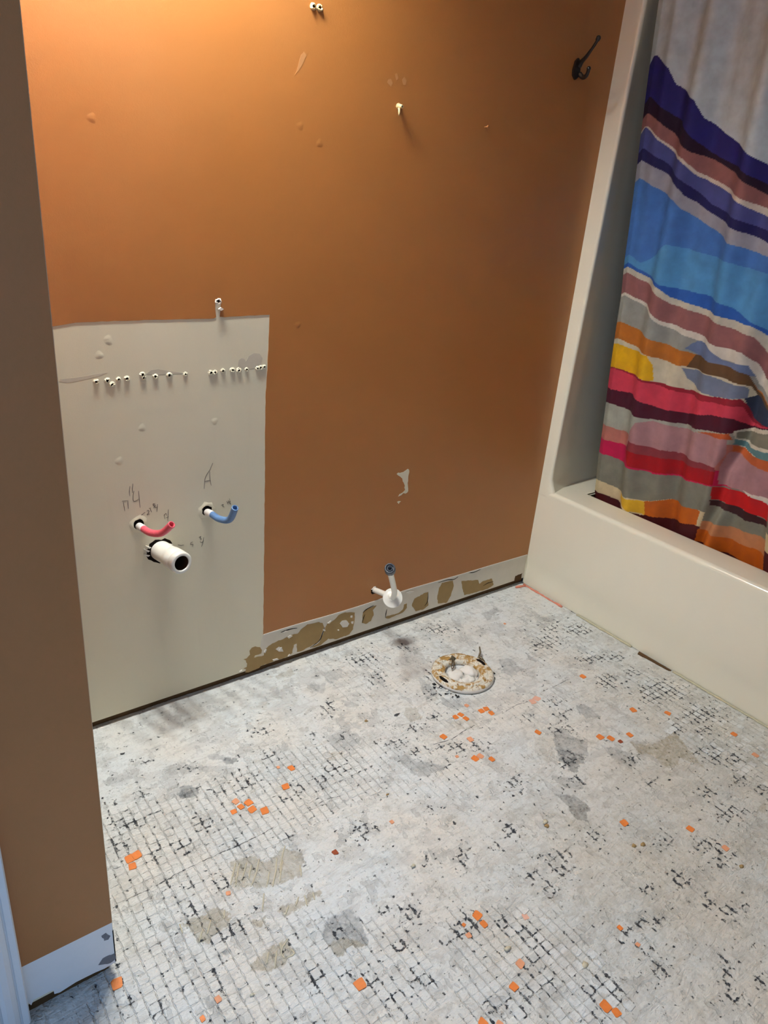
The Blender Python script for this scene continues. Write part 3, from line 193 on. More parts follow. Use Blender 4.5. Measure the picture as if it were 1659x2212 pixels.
def roughen(pts, amp, step, seed=0):
    r = random.Random(seed); out = []
    n = len(pts)
    for i in range(n):
        a, b = pts[i], pts[(i+1) % n]; d = math.dist(a, b); k = max(1, int(d/step))
        for q in range(k):
            t = q/k
            s = amp if q else amp*.35
            out.append((a[0]+(b[0]-a[0])*t+r.uniform(-s, s), a[1]+(b[1]-a[1])*t+r.uniform(-s, s)))
    return out

def area2(p):
    return sum(p[i][0]*p[(i+1) % len(p)][1]-p[(i+1) % len(p)][0]*p[i][1] for i in range(len(p)))

def wall_prism(name, pts, y0, y1, mat, parent, chamfer=0.0):
    """outline in (x, z), front at y1 < y0 facing -y."""
    if area2(pts) < 0: pts = pts[::-1]
    n = len(pts)
    v = [(x, y1, z) for x, z in pts]+[(x, y0, z) for x, z in pts]
    f = [tuple(range(n))]+[(i, i+n, (i+1) % n+n, (i+1) % n) for i in range(n)]
    return mesh(name, v, f, mat, parent)

def floor_prism(name, pts, z0, z1, mat, parent):
    if area2(pts) < 0: pts = pts[::-1]
    n = len(pts)
    v = [(x, y, z1) for x, y in pts]+[(x, y, z0) for x, y in pts]
    f = [tuple(range(n))]+[(i, i+n, (i+1) % n+n, (i+1) % n) for i in range(n)]
    return mesh(name, v, f, mat, parent)

def smooth_path(pts, k=6):
    P = [Vector(p) for p in pts]; out = []
    for i in range(len(P)-1):
        p0 = P[max(i-1, 0)]; p1 = P[i]; p2 = P[i+1]; p3 = P[min(i+2, len(P)-1)]
        for q in range(k):
            t = q/k
            out.append(.5*((2*p1)+(-p0+p2)*t+(2*p0-5*p1+4*p2-p3)*t*t+(-p0+3*p1-3*p2+p3)*t**3))
    out.append(P[-1]); return out

def tube(name, path, rad, mat, parent=None, seg=20, inner=None, cap=True, depth=.03, end=True):
    """path: points; rad: number or list. inner: bore radius at the far end (open mouth)."""
    P = [Vector(p) for p in path]; n = len(P)
    rad = rad if isinstance(rad, (list, tuple)) else [rad]*n
    T = [(P[min(i+1, n-1)]-P[max(i-1, 0)]).normalized() for i in range(n)]
    up = Vector((0, 0, 1)) if abs(T[0].z) < .9 else Vector((1, 0, 0))
    nrm = (up-T[0]*up.dot(T[0])).normalized()
    rings = []
    for i in range(n):
        nrm = (nrm-T[i]*nrm.dot(T[i])).normalized(); bn = T[i].cross(nrm)
        rings.append((P[i], nrm.copy(), bn, rad[i]))
    if inner:
        c, a, b, r = rings[-1]; t = T[-1]
        rings.append((c+t*.0004, a, b, r*.96)); rings.append((c+t*.0004, a, b, inner*1.04)); rings.append((c, a, b, inner)); rings.append((c-t*depth, a, b, inner))
    v = []; f = []
    for c, a, b, r in rings:
        for k in range(seg):
            an = 2*math.pi*k/seg; v.append(c+(a*math.cos(an)+b*math.sin(an))*r)
    for i in range(len(rings)-1):
        for k in range(seg):
            k2 = (k+1) % seg; f.append((i*seg+k, i*seg+k2, (i+1)*seg+k2, (i+1)*seg+k))
    if cap:
        f.append(tuple(range(seg-1, -1, -1)))
    if end:
        f.append(tuple(range((len(rings)-1)*seg, len(rings)*seg)))
    return mesh(name, v, f, mat, parent, smooth=True)

def lathe(name, prof, mat, parent=None, seg=48, loc=(0, 0, 0), axis=(0, 0, 1), jitter=0.0, seed=1, caps=True):
    """prof: (r, h) list; revolved round axis at loc."""
    ax = Vector(axis).normalized(); q = Vector((0, 0, 1)).rotation_difference(ax); L = Vector(loc)
    r_ = random.Random(seed); v = []; f = []
    for r, h in prof:
        for k in range(seg):
            an = 2*math.pi*k/seg
            j = mnoise.noise(Vector((math.cos(an)*3, math.sin(an)*3, r*60+h*200+seed)))*jitter
            v.append(L+q @ Vector(((r+j)*math.cos(an), (r+j)*math.sin(an), h+j*.6)))
    for i in range(len(prof)-1):
        for k in range(seg):
            k2 = (k+1) % seg; f.append((i*seg+k, i*seg+k2, (i+1)*seg+k2, (i+1)*seg+k))
    if caps:
        f.append(tuple(range(seg-1, -1, -1))); f.append(tuple(range((len(prof)-1)*seg, len(prof)*seg)))
    return mesh(name, v, f, mat, parent, smooth=True)

def ribbon(name, pts, w, mat, parent, y0=0.0, y1=-.00025, taper=.5):
    """a thin stroke on the back wall through (x, z) points."""
    P = [Vector((x, 0, z)) for x, z in pts]; P = smooth_path(P, 4) if len(P) > 2 else P
    n = len(P); v = []; f = []
    for i, p in enumerate(P):
        t = (P[min(i+1, n-1)]-P[max(i-1, 0)]).normalized(); s = Vector((-t.z, 0, t.x))
        e = w*.5*(1-taper*abs(2*i/(n-1)-1)) if n > 1 else w*.5
        for sg, y in ((1, y1), (-1, y1), (1, y0), (-1, y0)):
            v.append((p.x+s.x*e*sg, y, p.z+s.z*e*sg))
    for i in range(n-1):
        a = i*4; b = a+4
        f += [(a, a+1, b+1, b), (a+2, a, b, b+2), (a+1, a+3, b+3, b+1)]
    return mesh(name, v, f, mat, parent)

def blob(name, c, r, mat, parent=None, squash=(1, 1, 1), jit=.15, seed=0, sub=2):
    bm = bmesh.new(); bmesh.ops.create_icosphere(bm, subdivisions=sub, radius=1)
    for w in bm.verts:
        k = 1+jit*mnoise.noise(w.co*1.7+Vector((seed*3.1, 0, 0)))*2
        w.co = Vector((w.co.x*r*squash[0]*k, w.co.y*r*squash[1]*k, w.co.z*r*squash[2]*k))+Vector(c)
    me = bpy.data.meshes.new(name); bm.to_mesh(me); bm.free(); me.materials.append(mat)
    me.polygons.foreach_set('use_smooth', [True]*len(me.polygons))
    o = bpy.data.objects.new(name, me); COL.objects.link(o); o.parent = parent
    return o

# numpy value noise and polygon masks
def vnoise(x, y, freq, seed):
    r = np.random.default_rng(seed); G = r.random((64, 64))
    u = x*freq+100; v = y*freq+100
    i = np.floor(u).astype(int); j = np.floor(v).astype(int); a = u-i; b = v-j
    a = a*a*(3-2*a); b = b*b*(3-2*b)
    g = lambda p, q: G[p % 64, q % 64]
    return (g(i, j)*(1-a)+g(i+1, j)*a)*(1-b)+(g(i, j+1)*(1-a)+g(i+1, j+1)*a)*b
def fbm(x, y, f, seed, o=3):
    s = 0; w = .5; t = 0
    for k in range(o):
        s = s+w*vnoise(x, y, f*2**k, seed+k); t += w; w *= .55
    return s/t
def inpoly(x, y, P):
    r = np.zeros(x.shape, bool); n = len(P)
    for i in range(n):
        (x1, y1), (x2, y2) = P[i], P[(i+1) % n]
        if y1 == y2: continue
        c = ((y1 > y) != (y2 > y)) & (x < (x2-x1)*(y-y1)/(y2-y1)+x1); r ^= c
    return r

# ------------------------------------------------------------------ materials
PITCH, GX0, GY0 = .01915, -.619, -.4295

def mortar_material(name, is_floor):
    t = NT(name); p = t.pos(); x, y, z = t.sep(p)
    big = t.noise(p, 5, 3); mid = t.noise(p, 28, 5, .62); fine = t.noise(p, 190, 4, .6)
    sm = t.noise(t.scale(p, (20, 62, 40)), 1.0, 5, .62, 1.2)           # trowel drag
    sm2 = t.noise(t.scale(p, (70, 26, 40)), 1.0, 2, .6)
    col = t.mix(t.step(big, .3, .7), lin((222, 226, 224)), lin((226, 222, 212)))
    col = t.mix(t.math('MULTIPLY', t.step(mid, .52, .74), .55), col, lin((186, 183, 172)))
    col = t.mix(t.math('MULTIPLY', t.step(sm, .54, .72), .50), col, lin((176, 174, 166)))
    col = t.mix(t.math('MULTIPLY', t.step(sm2, .58, .74), .35), col, lin((186, 186, 182)))
    col = t.mix(t.math('MULTIPLY', t.step(fine, .60, .76), .40), col, lin((148, 146, 140)))
    pt = t.noise(t.scale(p, (9, 15, 9)), 1.0, 3, .72)                # overlapping skims with crisp edges
    col = t.mix(t.math('MULTIPLY', t.step(pt, .53, .555), .30), col, lin((184, 182, 176)))
    pt2 = t.noise(t.scale(p, (17, 11, 9)), 1.3, 3, .74)
    col = t.mix(t.math('MULTIPLY', t.step(pt2, .58, .60), .32), col, lin((160, 160, 157)))
    h = t.math('ADD', t.math('MULTIPLY', mid, .9), t.math('MULTIPLY', fine, .45))
    h = t.math('ADD', h, t.math('MULTIPLY', sm, 1.1)); h = t.math('SUBTRACT', h, t.math('MULTIPLY', t.step(pt2, .58, .60), .25))
    if is_floor:
        a = t.attr('mask'); sepc = t.N.new('ShaderNodeSeparateColor'); t.L.new(a.outputs['Color'], sepc.inputs[0])
        G, T, D = sepc.outputs; A = a.outputs['Alpha']
        w1 = t.noise(p, 38, 3); w2 = t.noise(p, 170, 3)
        wb = t.math('ADD', t.math('MULTIPLY', t.math('SUBTRACT', w1, .5), .30), t.math('MULTIPLY', t.math('SUBTRACT', w2, .5), .30))
        def ldist(c, c0, ww):
            f = t.math('FRACT', t.math('ADD', t.math('DIVIDE', t.math('SUBTRACT', c, c0), PITCH), t.math('ADD', ww, 100.5)))
            return t.math('SUBTRACT', .5, t.math('ABSOLUTE', t.math('SUBTRACT', f, .5)))   # 0 on a joint, .5 mid cell
        dx = ldist(x, GX0, wb); dy = ldist(y, GY0, t.math('MULTIPLY', wb, -1.0))
        dyw = t.math('ADD', dy, .062)                                   # joints running across are fainter
        dmin = t.math('MINIMUM', dx, dyw)
        n1 = t.noise(p, 95, 4, .6); n2 = t.noise(p, 140, 4, .65); n3 = mid; n4 = t.noise(p, 60, 3)
        gcol = t.mix(t.step(n4, .35, .66), lin((170, 172, 170)), lin((108, 111, 112)))
        gcol = t.mix(t.math('MULTIPLY', t.step(sm, .5, .7), .5), gcol, lin((196, 196, 192)))
        col = t.mix(t.math('MULTIPLY', G, t.rng(fine, .3, .7, .75, 1.15), clamp=True), col, gcol)
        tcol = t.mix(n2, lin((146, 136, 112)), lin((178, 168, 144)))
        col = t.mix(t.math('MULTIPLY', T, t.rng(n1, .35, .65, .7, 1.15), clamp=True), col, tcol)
        line = t.math('SUBTRACT', 1.0, t.step(dmin, .02, .09))
        faint = t.math('MULTIPLY', t.math('MULTIPLY', line, A), t.step(n1, .47, .63))
        col = t.mix(t.math('MULTIPLY', faint, .34), col, lin((112, 111, 106)))
        # black residue caught in the joints: short broken dashes
        wide = t.math('SUBTRACT', 1.0, t.step(t.math('SUBTRACT', dmin, t.math('MULTIPLY', t.math('SUBTRACT', n2, .46), .75)), .02, .13))
        thr = t.math('ADD', t.math('MULTIPLY', D, .30), t.math('MULTIPLY', t.math('SUBTRACT', n1, .5), 1.1))
        thr = t.math('ADD', thr, t.math('MULTIPLY', t.math('SUBTRACT', n4, .5), .7))
        thr = t.math('ADD', thr, t.math('MULTIPLY', A, .05))
        dk = t.math('MULTIPLY', wide, t.step(thr, .17, .25))
        sp = t.noise(t.scale(p, (1.7, 1, 1)), 120, 3, .6)
        speck = t.math('MULTIPLY', t.step(sp, .655, .70), t.math('ADD', .30, t.math('MULTIPLY', D, .7)), clamp=True)
        dk = t.math('MAXIMUM', dk, speck)
        dk = t.math('MULTIPLY', dk, t.rng(n2, .3, .6, .5, 1.0), clamp=True)
        halo = t.math('MULTIPLY', t.math('MULTIPLY', D, t.step(n4, .5, .68)), .35)
        col = t.mix(halo, col, lin((150, 153, 156)))
        col = t.mix(dk, col, t.mix(n3, lin((30, 34, 42)), lin((74, 76, 80))))
        h = t.math('SUBTRACT', h, t.math('ADD', t.math('MULTIPLY', line, t.math('MULTIPLY', A, .5)), t.math('MULTIPLY', dk, .7)))
    t.bump(h, 1.0, .0032)
    return t.out(col, .85, .25)

M_FLOOR = mortar_material('scraped_mortar_floor', True)
M_PAD = mortar_material('mortar_pad', False)

def paint_material():
    t = NT('orange_brown_paint'); p = t.pos()
    n = t.noise(p, 420, 3); o = t.noise(p, 3.2, 3); st = t.noise(t.scale(p, (1.2, 1, 9)), 1, 2)
    col = t.mix(o, lin((168, 106, 45)), lin((174, 112, 50)))
    col = t.mix(t.math('MULTIPLY', st, .25), col, lin((164, 102, 44)))
    t.bump(t.math('ADD', n, t.math('MULTIPLY', t.noise(p, 120, 2), .8)), .16, .0012)
    m_ = t.out(col, t.rng(o, .3, .7, .46, .56), .6)
    t.b.inputs['Coat Weight'].default_value = .3; t.b.inputs['Coat Roughness'].default_value = .42
    return m_
def board_material():
    t = NT('beige_primer'); p = t.pos(); n = t.noise(p, 380, 3); o = t.noise(t.scale(p, (5, 5, 1.6)), 1, 3)
    col = t.mix(o, lin((230, 222, 194)), lin((222, 213, 184)))
    col = t.mix(t.math('MULTIPLY', t.step(t.noise(t.scale(p, (22, 1, 2.5)), 1, 3), .6, .8), .16), col, lin((200, 190, 164)))
    t.bump(n, .13, .001)
    return t.out(col, .6, .35)
M_PAINT = paint_material()
M_BOARD = board_material()
M_BASE = simple('chalky_base_strip', (222, 213, 194), .8, .3, .07, 30, .1)
M_TORN = simple('torn_brown_paper', (166, 138, 92), .9, .2, .10, 45, .25)
M_PLATE = simple('dark_sill_plate', (92, 70, 46), .9, .1, .35, 40, .2)
M_CHIP = simple('white_paper_chip', (226, 218, 204), .7, .3, .05)
M_PENCIL = simple('pencil', (96, 84, 72), .6, .4, .15, 400)
M_DARK = simple('dark_void', (24, 18, 14), .9, .1, .3)
M_SMUDGE = simple('grey_smudge', (204, 194, 172), .7, .3, .05)
M_SMEAR = simple('pale_smear', (186, 132, 82), .6, .3, .04)
M_WHITE = simple('painted_ceiling', (232, 226, 214), .8, .3, .02)
M_CASING = simple('white_gloss_trim', (232, 232, 232), .35, .5, .02)
M_TUB = simple('almond_fibreglass', (238, 232, 208), .16, .5, .015, 8)
M_PVC = simple('white_pvc', (238, 234, 220), .35, .5, .03)
M_RED = simple('red_pex', (224, 92, 106), .35, .5, .22, 220)
M_BLUE = simple('blue_pex', (92, 126, 168), .35, .5, .22, 220)
M_SLEEVE = simple('white_sleeve', (226, 220, 212), .5, .4, .1, 150)
M_GREYNUT = simple('grey_plastic_nut', (70, 74, 80), .4, .5, .1)
M_IRON = simple('black_iron', (26, 19, 16), .45, .5, .2)
M_STEEL = simple('dull_steel', (120, 108, 86), .5, .5, .3, 200, 0, .6)
M_ANCHOR = simple('tan_anchor', (206, 180, 130), .5, .4, .1)
M_RAG = simple('white_rag', (236, 232, 222), .85, .2, .03, 60, .3)
M_CAULK = simple('pink_caulk', (222, 138, 112), .6, .4, .15, 60)
M_OCAULK = simple('cream_caulk', (200, 192, 160), .6, .4, .12, 60)
def wax_material():
    t = NT('rusty_flange_ring'); p = t.pos(); n = t.noise(p, 55, 5, .65, .6); k = t.noise(p, 160, 3)
    col = t.mix(t.step(n, .44, .58), lin((230, 224, 206)), lin((178, 138, 74)))
    col = t.mix(t.step(k, .6, .72), col, lin((112, 82, 44)))
    t.bump(t.math('ADD', n, k), .7, .004); return t.out(col, .55, .4)
M_WAX = wax_material()
TONES = [simple('orange_membrane', (230, 130, 58), .5, .4, .1, 200), simple('pale_orange_membrane', (226, 158, 118), .6, .3, .1, 200),
         simple('pink_membrane', (228, 176, 152), .7, .3, .06, 200), simple('rust_membrane', (150, 70, 36), .6, .3, .2, 200)]

# ------------------------------------------------------------------ floor
X0, X1, Y0, Y1, ST = -1.84, .012, -1.42, .03, .0024
nx = int((X1-X0)/ST)+1; ny = int((Y1-Y0)/ST)+1
gx, gy = np.meshgrid(np.linspace(X0, X1, nx), np.linspace(Y0, Y1, ny), indexing='ij')

def floor_masks(x, y):
    wx = x+(fbm(x, y, 45, 3)-.5)*.020+(vnoise(x, y, 190, 5)-.5)*.006
    wy = y+(fbm(x, y, 45, 9)-.5)*.020+(vnoise(x, y, 190, 11)-.5)*.006
    G = np.zeros_like(x); T = np.zeros_like(x); D = np.zeros_like(x); A = np.full_like(x, .10)
    for k, s, P in FLOOR_PATCHES:
        mk = inpoly(wx, wy, P)
        if k == 'g': G[mk] = np.maximum(G[mk], min(1, s*.85))
        else: T[mk] = np.maximum(T[mk], min(1, s*.85))
    dirt_and_falloff = np.exp(-(((x+.62)/.50)**2+((y+1.02)/.36)**2)**1.5)*.34+np.exp(-(((x+.15)/.28)**2+((y+.75)/.35)**2)**1.5)*.20  # beige residue, with the lamp's falloff towards the right painted into the floor colour
    T = np.maximum(T, dirt_and_falloff*np.clip(.55+.9*fbm(x, y, 12, 401), 0, 1.3))
    for cx, cy, ax, ay, bx, by in DARK_CLUSTERS:
        det = ax*by-ay*bx; u = ((x-cx)*by-(y-cy)*bx)/det; v = (ax*(y-cy)-ay*(x-cx))/det
        D = np.maximum(D, np.exp(-(u*u+v*v)*.8))
    for P, s in GRID_ZONES:
        mk = inpoly(wx, wy, P); A[mk] = np.maximum(A[mk], s)
    return G, T, np.clip(D, 0, 1), A
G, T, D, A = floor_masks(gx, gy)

def floor_height(x, y, G, T, D, A):
    h = (fbm(x, y, 9, 21)-.5)*.0030+(fbm(x, y, 60, 31)-.5)*.0018+(vnoise(x, y, 220, 41)-.5)*.0007
    h = h-.0013*np.clip(G, 0, 1)-.0006*np.clip(T, 0, 1)
    wob = (vnoise(x, y, 40, 51)-.5)*.2
    fx = np.abs(((x-GX0)/PITCH+wob) % 1-.5); fy = np.abs(((y-GY0)/PITCH+wob) % 1-.5)
    fx = .5-fx; fy = (.5-fy)*.9
    edge = np.maximum(fx, fy)                      # .5 on a joint
    groove = np.clip((edge-.40)/.08, 0, 1)
    h = h-groove*(.0001+.0006*A+.0010*D)*(vnoise(x, y, 90, 61) > .45)
    for i, P in enumerate(RIDGE_ZONES):            # notched-trowel ridges
        mk = inpoly(x, y, P); ang = (.15, 1.15, 1.15, .75)[i]
        s = np.sin((x*math.sin(ang)+y*math.cos(ang)+.004*vnoise(x, y, 30, 71))*2*math.pi/.0105)
        h = h+mk*np.maximum(s, -.2)*.0013*(vnoise(x, y, 45, 81) > .25)
    return h
gz = floor_height(gx, gy, G, T, D, A)
gz = gz-.0012
V = np.stack([gx.ravel(), gy.ravel(), gz.ravel()], 1)
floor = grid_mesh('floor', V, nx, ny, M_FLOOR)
me = floor.data
# plain margin round the detailed area
bm = bmesh.new(); bm.from_mesh(me)
zb = -.0045
def fq(a, b, c, d):
    bm.faces.new([bm.verts.new((p[0], p[1], zb)) for p in (a, b, c, d)])
fq((-3.0, -3.2), (1.0, -3.2), (1.0, .12), (-3.0, .12))
bm.to_mesh(me); bm.free()
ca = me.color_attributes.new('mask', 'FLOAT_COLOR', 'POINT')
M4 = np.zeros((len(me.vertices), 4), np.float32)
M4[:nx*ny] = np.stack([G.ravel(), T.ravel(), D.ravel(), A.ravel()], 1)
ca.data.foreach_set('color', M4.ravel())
structure(floor, 'bare bathroom floor of scraped white mortar with waffle marks and grey patches', 'floor')

def h_at(x, y):
    i = min(max(int(round((x-X0)/(X1-X0)*(nx-1))), 0), nx-1); j = min(max(int(round((y-Y0)/(Y1-Y0)*(ny-1))), 0), ny-1)
    return float(gz[i, j])

# raised squares of mortar left by the membrane's cells
CAMXY = (-1.87, -1.49)
cells = []
for i in range(-64, 33):
    for j in range(-52, 23):
        x = GX0+i*PITCH; y = GY0+j*PITCH
        if not (-1.8 < x < -.02 and -1.38 < y < -.02): continue
        cells.append((x, y))
cx = np.array([c[0] for c in cells]); cy = np.array([c[1] for c in cells])
cG, cT, cD, cA = floor_masks(cx, cy)
keep = (cA > .3) & (cG < .3) & (cT < .45) & ((rng.random(len(cx)) < .18+.50*cA) & (fbm(cx, cy, 14, 301) > .40))
scr = np.array([(s[0], s[1]) for s in SCRAPS])
dmin = np.min(np.hypot(cx[:, None]-scr[None, :, 0], cy[:, None]-scr[None, :, 1]), 1)
keep &= dmin > .012
# inside the photographed wedge only
vis = (cx-(-1.70))*1.0 > (-.70-cy)*1.55-.06
keep &= vis & ~((cx < -1.64) & (cy > -.66) )
idx = np.where(keep)[0]
idx = idx[np.argsort(np.hypot(cx[idx]-CAMXY[0], cy[idx]-CAMXY[1]))]
def pad_shape(r):
    w = PITCH*r.uniform(.425, .48); d = PITCH*r.uniform(.465, .505); c = PITCH*r.uniform(.05, .12)
    o = [(-w+c, -d), (w-c, -d), (w, -d+c), (w, d-c), (w-c, d), (-w+c, d), (-w, d-c), (-w, -d+c)]
    o = [(x+r.uniform(-1, 1)*.0009, y+r.uniform(-1, 1)*.0009) for x, y in o]
    hh = r.uniform(.0001, .0006)
    v = [(x, y, -.0016) for x, y in o]+[(x*.90, y*.90, hh+r.uniform(-1, 1)*.0002) for x, y in o]
    f = [(k, (k+1) % 8, (k+1) % 8+8, k+8) for k in range(8)]+[tuple(range(8, 16))]
    return v, f
pr = random.Random(3)
variants = []
for k in range(16):
    v, f = pad_shape(pr); mm = bpy.data.meshes.new('mortar_square'); mm.from_pydata(v, [], f); mm.materials.append(M_PAD); mm.update(); variants.append((mm, v, f))
for q in idx[:300]:
    o = bpy.data.objects.new('mortar_square', variants[pr.randrange(16)][0]); COL.objects.link(o); o.parent = floor
    o.location = (cx[q]+pr.uniform(-.001, .001), cy[q]+pr.uniform(-.001, .001), h_at(cx[q], cy[q]))
    o.rotation_euler = (pr.uniform(-.02, .02), pr.uniform(-.02, .02), pr.uniform(-.06, .06))
sv = []; sf = []
for q in idx[300:]:
    _, v, f = variants[pr.randrange(16)]; b = len(sv); z = h_at(cx[q], cy[q])-.0002
    sv += [(x+cx[q], y+cy[q], w+z) for x, y, w in v]; sf += [tuple(k+b for k in ff) for ff in f]
if sv:
    st = mesh('mortar_squares', sv, sf, M_PAD, floor); st['kind'] = 'stuff'

# orange membrane scraps stuck in the mortar
for k, (x, y, s, tone) in enumerate(SCRAPS):
    r = random.Random(100+k); a = PITCH*.43*s
    P = [(-a, -a*.78), (-a*.8, -a), (a*.74, -a*.97), (a, -a*.7), (a*.97, a*.76), (a*.72, a), (-a*.74, a*.97), (-a, a*.72)]
    an = r.uniform(-.25, .25); st_ = r.uniform(.8, 1.05)
    P = [(px*st_*math.cos(an)-py*math.sin(an)+r.uniform(-1, 1)*a*.12, px*st_*math.sin(an)+py*math.cos(an)+r.uniform(-1, 1)*a*.12) for px, py in P]
    z = h_at(x, y)
    o = floor_prism('membrane_scrap', [(x+px, y+py) for px, py in P], z-.001, z+.0012, TONES[tone], floor)

# cream trowel ridges, the dark seams between membrane sheets and loose crumbs
M_RIDGE = simple('cream_ridge', (206, 198, 172), .8, .25, .06, 100)
M_SEAM = simple('dark_seam', (86, 86, 86), .9, .1, .4, 120)
def on_floor(pts, lift, k=8, wob=.0012, seed=0):
    rr = random.Random(seed); P = smooth_path([(x, y, 0) for x, y in pts], k) if len(pts) > 2 else [Vector((pts[0][0]+(pts[1][0]-pts[0][0])*i/k, pts[0][1]+(pts[1][1]-pts[0][1])*i/k, 0)) for i in range(k+1)]
    return [(p.x+rr.uniform(-wob, wob), p.y+rr.uniform(-wob, wob), h_at(p.x, p.y)+lift) for p in P]
for i, P in enumerate(RIDGES):
    Q = on_floor(P, .0004, 6, .0005, i); n = len(Q)
    tube('mortar_ridge', Q, [.0013*(.5+.5*math.sin(math.pi*(q+.6)/(n+.2)))+.0003 for q in range(n)], M_RIDGE, floor, 6)
for i, P in enumerate(SEAMS):
    Q = on_floor(P, -.0002, 10, .0009, 50+i)
    tube('seam', Q, [.0009*random.Random(i*99+q).uniform(.3, 1.25) for q in range(len(Q))], M_SEAM, floor, 5)
for i, (x, y, sz, tn) in enumerate(CRUMBS):
    blob('mortar_crumb', (x, y, h_at(x, y)+sz*.15), sz, (M_RIDGE, M_TORN, M_SEAM)[tn], floor, (1.2, .8, .5), .5, i, 1)

# ------------------------------------------------------------------ back wall
T0 = .022   # board stops above the floor
wall_back = box('wall_back', (-1.66, 0, T0), (.012, .013, 2.44), M_BOARD)
structure(box('wall_alcove', (.014, .03, 0), (.80, .043, 2.44), M_BOARD), 'drywall behind the end of the tub surround', 'wall')
structure(wall_back, 'back wall of orange-brown painted drywall with bare beige vanity patch', 'wall')
plate = box('sill_plate', (-1.66, .0135, -.02), (.012, .06, T0+.04), M_PLATE, wall_back)

left_top = PATCH[0]
run = []
for i in range(len(PATCH)-1):
    a, b = PATCH[i], PATCH[i+1]; k = max(1, int(math.dist(a, b)/.012))
    for q in range(k):
        t = q/k; run.append((a[0]+(b[0]-a[0])*t+random.uniform(-.0006, .0006), a[1]+(b[1]-a[1])*t+random.uniform(-.0006, .0006)))
low = []
for i in range(len(PAINT_LOW)-1):
    a, b = PAINT_LOW[i], PAINT_LOW[i+1]; k = max(1, int(math.dist(a, b)/.012))
    for q in range(k):
        t = q/k; low.append((a[0]+(b[0]-a[0])*t, a[1]+(b[1]-a[1])*t+random.uniform(-.0012, .0012)))
outline = [(-1.66, 2.44), (-1.66, left_top[1]-.002)]+run+low+[PAINT_LOW[-1], (0.0, PAINT_LOW[-1][1]), (0.0, 2.44)]
paint = wall_prism('orange_paint', outline, .0, -.0007, M_PAINT, wall_back)
paint['label'] = 'orange-brown satin paint film'
# chalky strip where the baseboard was
bs = [(PATCH[-1][0]-.012, .06), (PATCH[-1][0]-.004, PATCH[-1][1]-.004)]+[(x, z-.0005) for x, z in PAINT_LOW]+[(-.002, T0+.001), (-1.06, T0+.001), (-1.115, T0+.001)]
strip = wall_prism('base_strip', bs, .0, -.0003, M_BASE, wall_back)
bead = ribbon('caulk_edge', [(x, z+.0012) for x, z in PAINT_LOW], .0035, M_CHIP, wall_back, 0, -.0022, .0)
for i, P in enumerate(TORN):
    o = wall_prism('torn_patch', roughen(P, .0012, .006, 20+i), 0, -.0007, M_PLATE if i == 7 else M_TORN, wall_back)
for i, P in enumerate(ISLANDS):
    wall_prism('paper_flake', roughen(P, .0008, .006, 40+i), 0, -.0013, M_CHIP, wall_back)
for i, P in enumerate(CHIPS):
    wall_prism('paper_flake', P, 0, -.0030, M_CHIP, wall_back)
for P in CRACKS:
    ribbon('crack', [(x, z) for x, z in P], .0026, M_DARK, wall_back, 0, -.0011, .7)
for P in SCAR:
    wall_prism('paint_scar', roughen(P, .0005, .004, 60), 0, -.0011, M_BOARD, wall_back)
for P in SMUDGES:
    wall_prism('smudge', P, 0, -.0002, M_SMUDGE, wall_back)
for P in WHITE_SMEARS:
    wall_prism('pale_smear', roughen(P, .0006, .004, 70), 0, -.00095, M_SMEAR, wall_back)
for P in PENCIL:
    ribbon('pencil_mark', P, .0013, M_PENCIL, wall_back, 0, -.0003, .4)

def bump_dome(name, x, z, r, h, mat, parent, base=0.0):
    v = [(x, base-h, z)]; f = []; seg = 14
    for k, (rr, hh) in enumerate(((.3, .93), (.6, .62), (.85, .2), (1.15, -.12))):
        for s in range(seg):
            a = 2*math.pi*s/seg; q = r*rr*(1+.12*math.sin(3*a+x*90)); v.append((x+q*math.cos(a), base-h*hh, z+q*math.sin(a)))
    for s in range(seg): f.append((0, 1+(s+1) % seg, 1+s))
    for k in range(3):
        for s in range(seg):
            a = 1+k*seg+s; b = 1+k*seg+(s+1) % seg; f.append((a, b, b+seg, a+seg))
    f = [ff[::-1] for ff in f]
    return mesh(name, v, f, mat, parent, smooth=True)
for x, z in POPS:
    in_patch = x < -1.055 and z < .97
    bump_dome('nail_pop', x, z, .0085, .0006, M_BOARD if in_patch else M_PAINT, wall_back, 0 if in_patch else -.0007)

def crater(x, z, r, seed, base=0.0, name='screw_hole', rim=M_CHIP, lift=.003):
    """a pulled screw hole: lifted ragged rim round a dark hole."""
    rr = random.Random(seed); seg = 14; v = []; f = []; fm = []
    prof = ((1.6, .0), (1.15, lift*.5), (.85, lift), (.62, lift*.7), (.55, .0002))
    for k, (q, h) in enumerate(prof):
        for s in range(seg):
            a = 2*math.pi*s/seg; j = 1+(rr.uniform(-.30, .30) if 0 < k < 4 else 0)
            hh = h*(1+rr.uniform(-.8, .6)) if 0 < k < 4 else h
            v.append((x+r*q*j*math.cos(a)*1.15, base-hh, z+r*q*j*math.sin(a)))
    for k in range(4):
        for s in range(seg):
            a = k*seg+s; b = k*seg+(s+1) % seg; f.append((a, a+seg, b+seg, b)); fm.append(0 if k < 3 else 1)
    f.append(tuple(range(4*seg, 5*seg))); fm.append(1)
    return mesh(name, v, f, [rim, M_DARK], wall_back, False, fm)
for i, (x, z) in enumerate(HOLES):
    crater(x, z, .0030+.0012*random.random(), 200+i, rim=M_BOARD, lift=.0026)
crater(STRIPHOLE[0][0], STRIPHOLE[0][1], .0050, 300)
